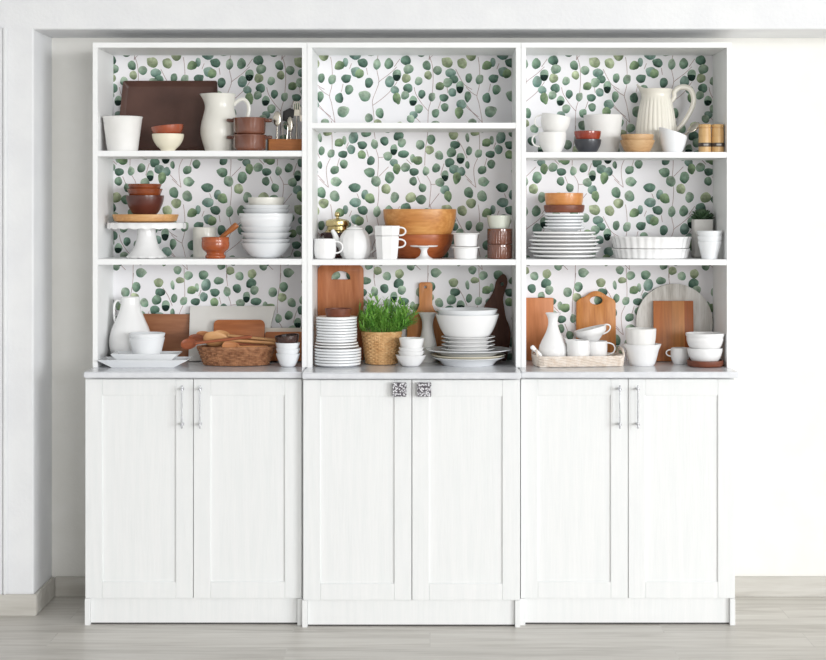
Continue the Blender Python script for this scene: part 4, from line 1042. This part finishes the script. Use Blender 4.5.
# two wooden mills
Y = 5.975; s = Y/F
for k, cx in enumerate((704.8, 717.7)):
    hM = Z(124.4, Y)-b; t = thing('spice_jar', ('turned honey wood jar with clasp band, next to the slanted white cup', 'turned honey wood jar with clasp band, next to the end side panel')[k], 'jar', at(cx, Y, b), group='banded wooden spice jars')
    MB().lathe([(0,0),(6*s,0),(6.3*s,.001),(6.3*s,hM*.56),(6.1*s,hM*.565),(6.1*s,hM*.60),(6.3*s,hM*.605)]+cr([(6.3*s,hM*.62),(6.1*s,hM*.78),(6.2*s,hM*.86)],3)+[(5.6*s,hM*.87),(5.6*s,hM*.885),(6.35*s,hM*.895),(6.35*s,hM*.985),(6*s,hM),(0,hM)], 36).obj('body', 'mill', t)
    MB().lathe([(6.42*s,hM*.20),(6.5*s,hM*.205),(6.5*s,hM*.335),(6.42*s,hM*.34),(6.36*s,hM*.335),(6.36*s,hM*.205),(6.42*s,hM*.20)], 36).obj('band', 'band', t)
    MB().box(-.009, .009, -6.5*s-.0035, -6.5*s+.0005, hM*.235, hM*.305, .001).obj('clasp', 'pewter', t)

# ================================================================== RIGHT UNIT, shelf with the pie dishes
b = ZS['R2']+EPS
Y = 6.077; s = Y/F; cxp = 564.2; g = 'white plates in the tall stack under the amber bowl'
rows = [(31.5,20,.0335),(34.8,22,.030),(36.2,24,.027),(34.0,23,.024),(35.2,24,.024),(32.2,22,.0215),(31.2,21,.020)]
tops = [254.6,250.2,246.8,243.0,239.2,235.2,231.6]
def splate(r, rb, top, hh, label, mat='white'):
    z = max(Z(top, Y)-hh, b)
    return solo('plate', MB().lathe(rimplate(r*s, hh, rb*s, .0062), 64, ell(.97)), mat, label, 'plate', at(cxp, Y, z), g)
for k, (top, (r, rb, hh)) in enumerate(zip(tops, rows)):
    hh = min(hh, Z(top, Y)-b) if k == 0 else .0185
    splate(r, rb, top, hh, ORD[k]+' large white plate from the bottom of the stack under the amber bowl')
for k, top in enumerate((226.6, 223.4, 220.2, 216.9, 213.8)):
    splate((20.6,19,19.4,19,20)[k], 12.5, top, .0165, ORD[k]+' small white plate from the bottom of the upper stack under the amber bowl', 'coolwhite')
zz = Z(212.6, Y)
PREV[0] = None
stackbowl(205.4, 212.2, 20.4, 18.2, 'dishwood', 'brown wooden dish on the white plate stack under the amber bowl', 564.2, bb=zz, group='', p='b', cat='dish', name='dish', t=.006)
stackbowl(193.4, 207, 19.2, 16.5, 'amber', 'amber wooden bowl standing in the brown dish on the plate stack', 564, group='', p='b', t=.004)
# fluted pie dishes
Y = 6.083; s = Y/F
hD = Z(248.4, Y)-b
flu = lambda a, r, z: (r*(1+(.018*(abs(math.cos(16*a))*2-1) if r > 30*s else 0)), r*.85*(1+(.018*(abs(math.cos(16*a))*2-1) if r > 30*s else 0)), 0)
def pie(z, hh, r0, r1, label):
    prof = [(0,0),(r0*s*.97,0),(r0*s,.002),(r1*s*.985,hh-.008),(r1*s,hh-.0065),(r1*s*1.012,hh-.001),(r1*s*1.005,hh),(r1*s*.975,hh-.001),(r1*s*.94,hh-.009),(r0*s*.97,.006),(0,.005)]
    return solo('pie_dish', MB().lathe(prof, 160, flu), 'white', label, 'dish', at(651, Y, z), 'fluted white pie dishes stacked on the shelf')
pie(b, hD, 36, 38, 'fluted white pie dish on the shelf, lower of the stacked pair'); pie(b+hD+.0006, Z(236.6, Y)-b-hD-.0006, 37.2, 39.8, 'fluted white pie dish on top of the stacked pair')
# planter with succulent
Y = 6.17; s = Y/F; hW = 9.2*s; hN = Z(219.4, Y)-b
t = thing('potted_plant', 'small deep green succulent in a tall pale square planter behind the white cups', 'plant', at(702.2, Y, b))
m = MB(); m.box(-hW, hW, -hW, hW, 0, .005, .0005)
for a in ((-hW, -hW+.004, -hW, hW), (hW-.004, hW, -hW, hW), (-hW+.003, hW-.003, -hW, -hW+.004), (-hW+.003, hW-.003, hW-.004, hW)): m.box(*a, 0, hN, .0008)
m.obj('planter', 'planter', t)
MB().box(-hW+.0045, hW-.0045, -hW+.0045, hW-.0045, hN-.02, hN-.006).obj('soil', 'soil', t)
r = random.Random(4); m = MB()
for k in range(46):
    el = .25+1.25*(k/46); az = k*2.4
    L = .016+.034*(1-k/60)*r.uniform(.8, 1.1); d = Vector((math.cos(az)*math.cos(el), math.sin(az)*math.cos(el)*.8, math.sin(el)))
    m.xf = Matrix.Translation(Vector((0, 0, hN-.006))+d*L*.62+Vector((0,0,.016*(k/46)))) @ d.to_track_quat('Z', 'Y').to_matrix().to_4x4()
    m.ball((0,0,0), (.0088, .0046, L*.55), 10)
m.xf = Matrix()
for v in m.bm.verts: v.co.y = min(v.co.y, .044); v.co.x = max(-.048, min(v.co.x, .045))
m.obj('foliage', 'darkleaf', t)
# nested white tumblers
Y = 5.99; g = 'white tapered cups nested on the shelf'
stackbowl(241.4, 259.6, 12.0, 7.6, 'coolwhite', 'lowest of the three white tapered cups nested before the planter', 709.6, bb=b, p='f', cat='cup', name='tumbler', lip=.3)
stackbowl(236.2, 254, 12.4, 8, 'coolwhite', 'middle of the three white tapered cups nested before the planter', 709.6, p='f', cat='cup', name='tumbler', lip=.3)
stackbowl(231.0, 249, 12.9, 8.6, 'coolwhite', 'uppermost of the three white tapered cups nested before the planter', 709.6, p='f', cat='cup', name='tumbler', lip=.3)

# ================================================================== RIGHT WORKTOP
b = ZC+EPS
wood_board('cutting_board', rr_loop(523.4,298,553.6,361,1.5,4,'tl tr'), 6.2, b, .025, .014, 'cherry', 'plain cherry board leaning by the side panel behind the white carafe', Ybase=6.2110)
hole = [(596.3+6.4*math.cos(2*PI*i/20), 300.6+4.2*math.sin(2*PI*i/20)) for i in range(20)]
L_ = [(576,361),(576.5,303)]+cr([(576.5,303),(579,299.5),(586,296),(591,292.5),(596.3,291.2),(601.5,292.5),(607,296),(613.5,299.5),(615.8,303)], 4)[1:]+[(616,361)]
wood_board('cutting_board', L_, 6.2, b, .025, .015, 'honey', 'honey oak board with an arched top and oval grip hole behind the teacups', hole_px=hole, Ybase=6.2110)
# round limewashed board and the striped board before it
Y = 6.196; Rr = (Z(284, Y)-b)/2; x0 = X(674.6, Y)
L_ = [(674.6+Rr*F/Y*math.cos(2*PI*i/64), (Y*0+CY+(H-(b+Rr))*F/Y)+Rr*F/Y*math.sin(2*PI*i/64)) for i in range(64)]
wood_board('round_board', L_, Y, b, .03, .014, 'limewash', 'large round limewashed grey board leaning on the wallpaper', Ybase=6.2085)
m_ = wood_board('cutting_board', [(654,301.5),(694,301.5),(694,362),(654,362)], 6.16, b, .10, .014, 'stripes', 'upright honey striped board leaning on the round limewashed board', Ybase=6.1690)
# rattan tray
Yt_, ang = 6.008, math.radians(7); Lx, Ly = .159, .075
tc = (X(577.8, Yt_), Yt_)
hT = .036
t = thing('rattan_tray', 'whitewashed rattan tray with raised grips on the worktop, holding carafe and cups', 'tray', (tc[0], tc[1], b), (0, 0, ang))
sh = oval(Lx-.004, Ly-.004, Lx, Ly, 7)
m = MB(); weave(m, sh, 7, 46, hT-.002, .0034, .002)
m.obj('woven_wall', 'rattan', t)
MB().slab([(-Lx+.006,-Ly+.006),(Lx-.006,-Ly+.006),(Lx-.006,Ly-.006),(-Lx+.006,Ly-.006)], -.0045, -.0005).obj('base_panel', 'rattan', t, rot=(-PI/2*1, 0, 0)) if 0 else MB().box(-Lx+.007, Lx-.007, -Ly+.007, Ly-.007, .0005, .0045).obj('base_panel', 'rattan', t)
m = MB()
for e in (0, PI): m.tube([(*sh(2*PI*k/120, 1)[:2], hT+.0015*math.sin(30*2*PI*k/120+e)) for k in range(120)], .0032, 6, True)
m.obj('rim', 'rattan', t)
for sx in (-1, 1):
    m = MB()
    for dzz in (0, .0065): m.tube(cr([(sx*(Lx-.001), -Ly*.72, hT), (sx*Lx, -Ly*.45, hT+.015+dzz), (sx*Lx, 0, hT+.021+dzz), (sx*Lx, Ly*.45, hT+.015+dzz), (sx*(Lx-.001), Ly*.72, hT)], 6), .0036, 8)
    m.obj('grip', 'rattan', t)
zt = b+.0045+.0006
def inT(dx, dy): c, s_ = math.cos(ang), math.sin(ang); return (tc[0]+dx*c-dy*s_, tc[1]+dx*s_+dy*c)
# carafe
Y = 6.012; s = Y/F
vessel('carafe', 553.0, Y, zt, [(11,362.5),(12.6,360.5),(14.4,354),(14.3,348),(11.6,341),(7.6,333),(5.2,326),(4.8,321),(5.6,317),(7.8,313)], 'white', 'white waisted carafe standing in the rattan tray', 'carafe', t=.003)
# ceramic ladle resting on the tray end
A = Vector((X(531.2, 5.962), 5.962, Z(346, 5.962))); B_ = Vector((X(541.5, 5.966), 5.966, Z(356.5, 5.966))); d = B_-A; L = d.length
m = MB().lathe([(0,0)]+cr([(.006,.001),(.0085,.006),(.0078,.014),(.007,L*.5),(.0075,L*.8),(.0055,L-.002)], 3)+[(0,L)], 20)
solo('ceramic_scoop', m, 'white', 'stubby white ceramic scoop handle leaning on the tray end by the carafe', 'scoop', A, rot=d.to_track_quat('Z', 'Y').to_euler())
# creamer
Y = 5.986; s = Y/F
P = crz(px(Y, zt, [(7.2,363.5),(8.8,362),(11,356),(11.5,349),(11.2,342.5),(11,340.2)]), 4); P[0] = (P[0][0], 0); P = [(r_, max(0, z_)) for r_, z_ in P]
ztp2 = P[-1][1]
solo('creamer', MB().lathe(shell(P, .003), 48, spout(.011, .36, ztp2-.025, ztp2, PI, .008)), 'white', 'round white creamer with a pulled spout at the front of the rattan tray', 'creamer', at(578.3, Y, zt))
# teacups
Y = 6.041; g = 'white teacups stacked in the rattan tray'
mug('teacup', 596, Y, zt, [(7.4,362),(8.2,360.5),(10.4,356),(11.3,349.5),(11.2,341)], 'white', 'white teacup in the rattan tray, lower of the tipped pair', 'cup', (10.8, 9.8), 19.4, 342.8, 354.6, group=g, hr=.0028)
mug('teacup', 593.2, Y+.005, Z(342.8, Y), [(4.2,342.8),(6,341.8),(11.2,336.8),(15.4,333),(16.6,328)], 'white', 'wide white teacup tipped on top of the other in the rattan tray', 'cup', (15.2, 10.0), 20.4, 327.8, 336.4, group=g, hr=.0028, rot=(0, -.23, 0))
# white bowls
PREV[0] = None; Y = 6.01; g = 'white bowls stacked before the striped board'
pour = lambda a, r, z: (r+(.006*math.exp(-((a)/.35)**2)+.006*math.exp(-((a-2*PI)/.35)**2)+.006*math.exp(-((a-PI)/.35)**2))*min(1, max(0, (z-.055)/.02)), 0)
stackbowl(344.0, 364.5, 17.6, 11.4, 'white', 'white lipped bowl on the worktop under the ribbed one', 642.2, bb=b, group='', p='c', mod=pour, lip=.7)
stackbowl(328.6, 350, 15.3, 12.4, 'bisque', 'white softly ribbed bowl standing in the lipped one', 640.8, group='', p='s', mod=lambda a, r, z: (r*(1+.012*math.cos(14*a)), 0))
mug('cup', 680, 6.06, b, [(6.2,364),(7.2,362.5),(9,358),(9.4,353),(9,348)], 'white', 'small white cup in front of the honey striped board', 'cup', (8.6, 8.2), 14.2, 349.6, 356.2, side=-1, hr=.0026)
PREV[0] = None; Y = 5.968; g = None
stackbowl(360.2, 367, 18.4, 15.5, 'dishwood', 'brown wooden dish on the worktop under the two white bowls', 705.2, bb=b, group='', p='b', cat='dish', name='dish', t=.004)
stackbowl(348.0, 362.5, 17.6, 11.5, 'white', 'white bowl in the brown dish, lower of two near the side panel', 705, group='white bowls on the brown dish', p='s')
stackbowl(333.2, 351, 19.4, 12.5, 'white', 'white bowl with flared rim on top of the brown dish stack', 705, group='white bowls on the brown dish', p='s', lip=1.0)
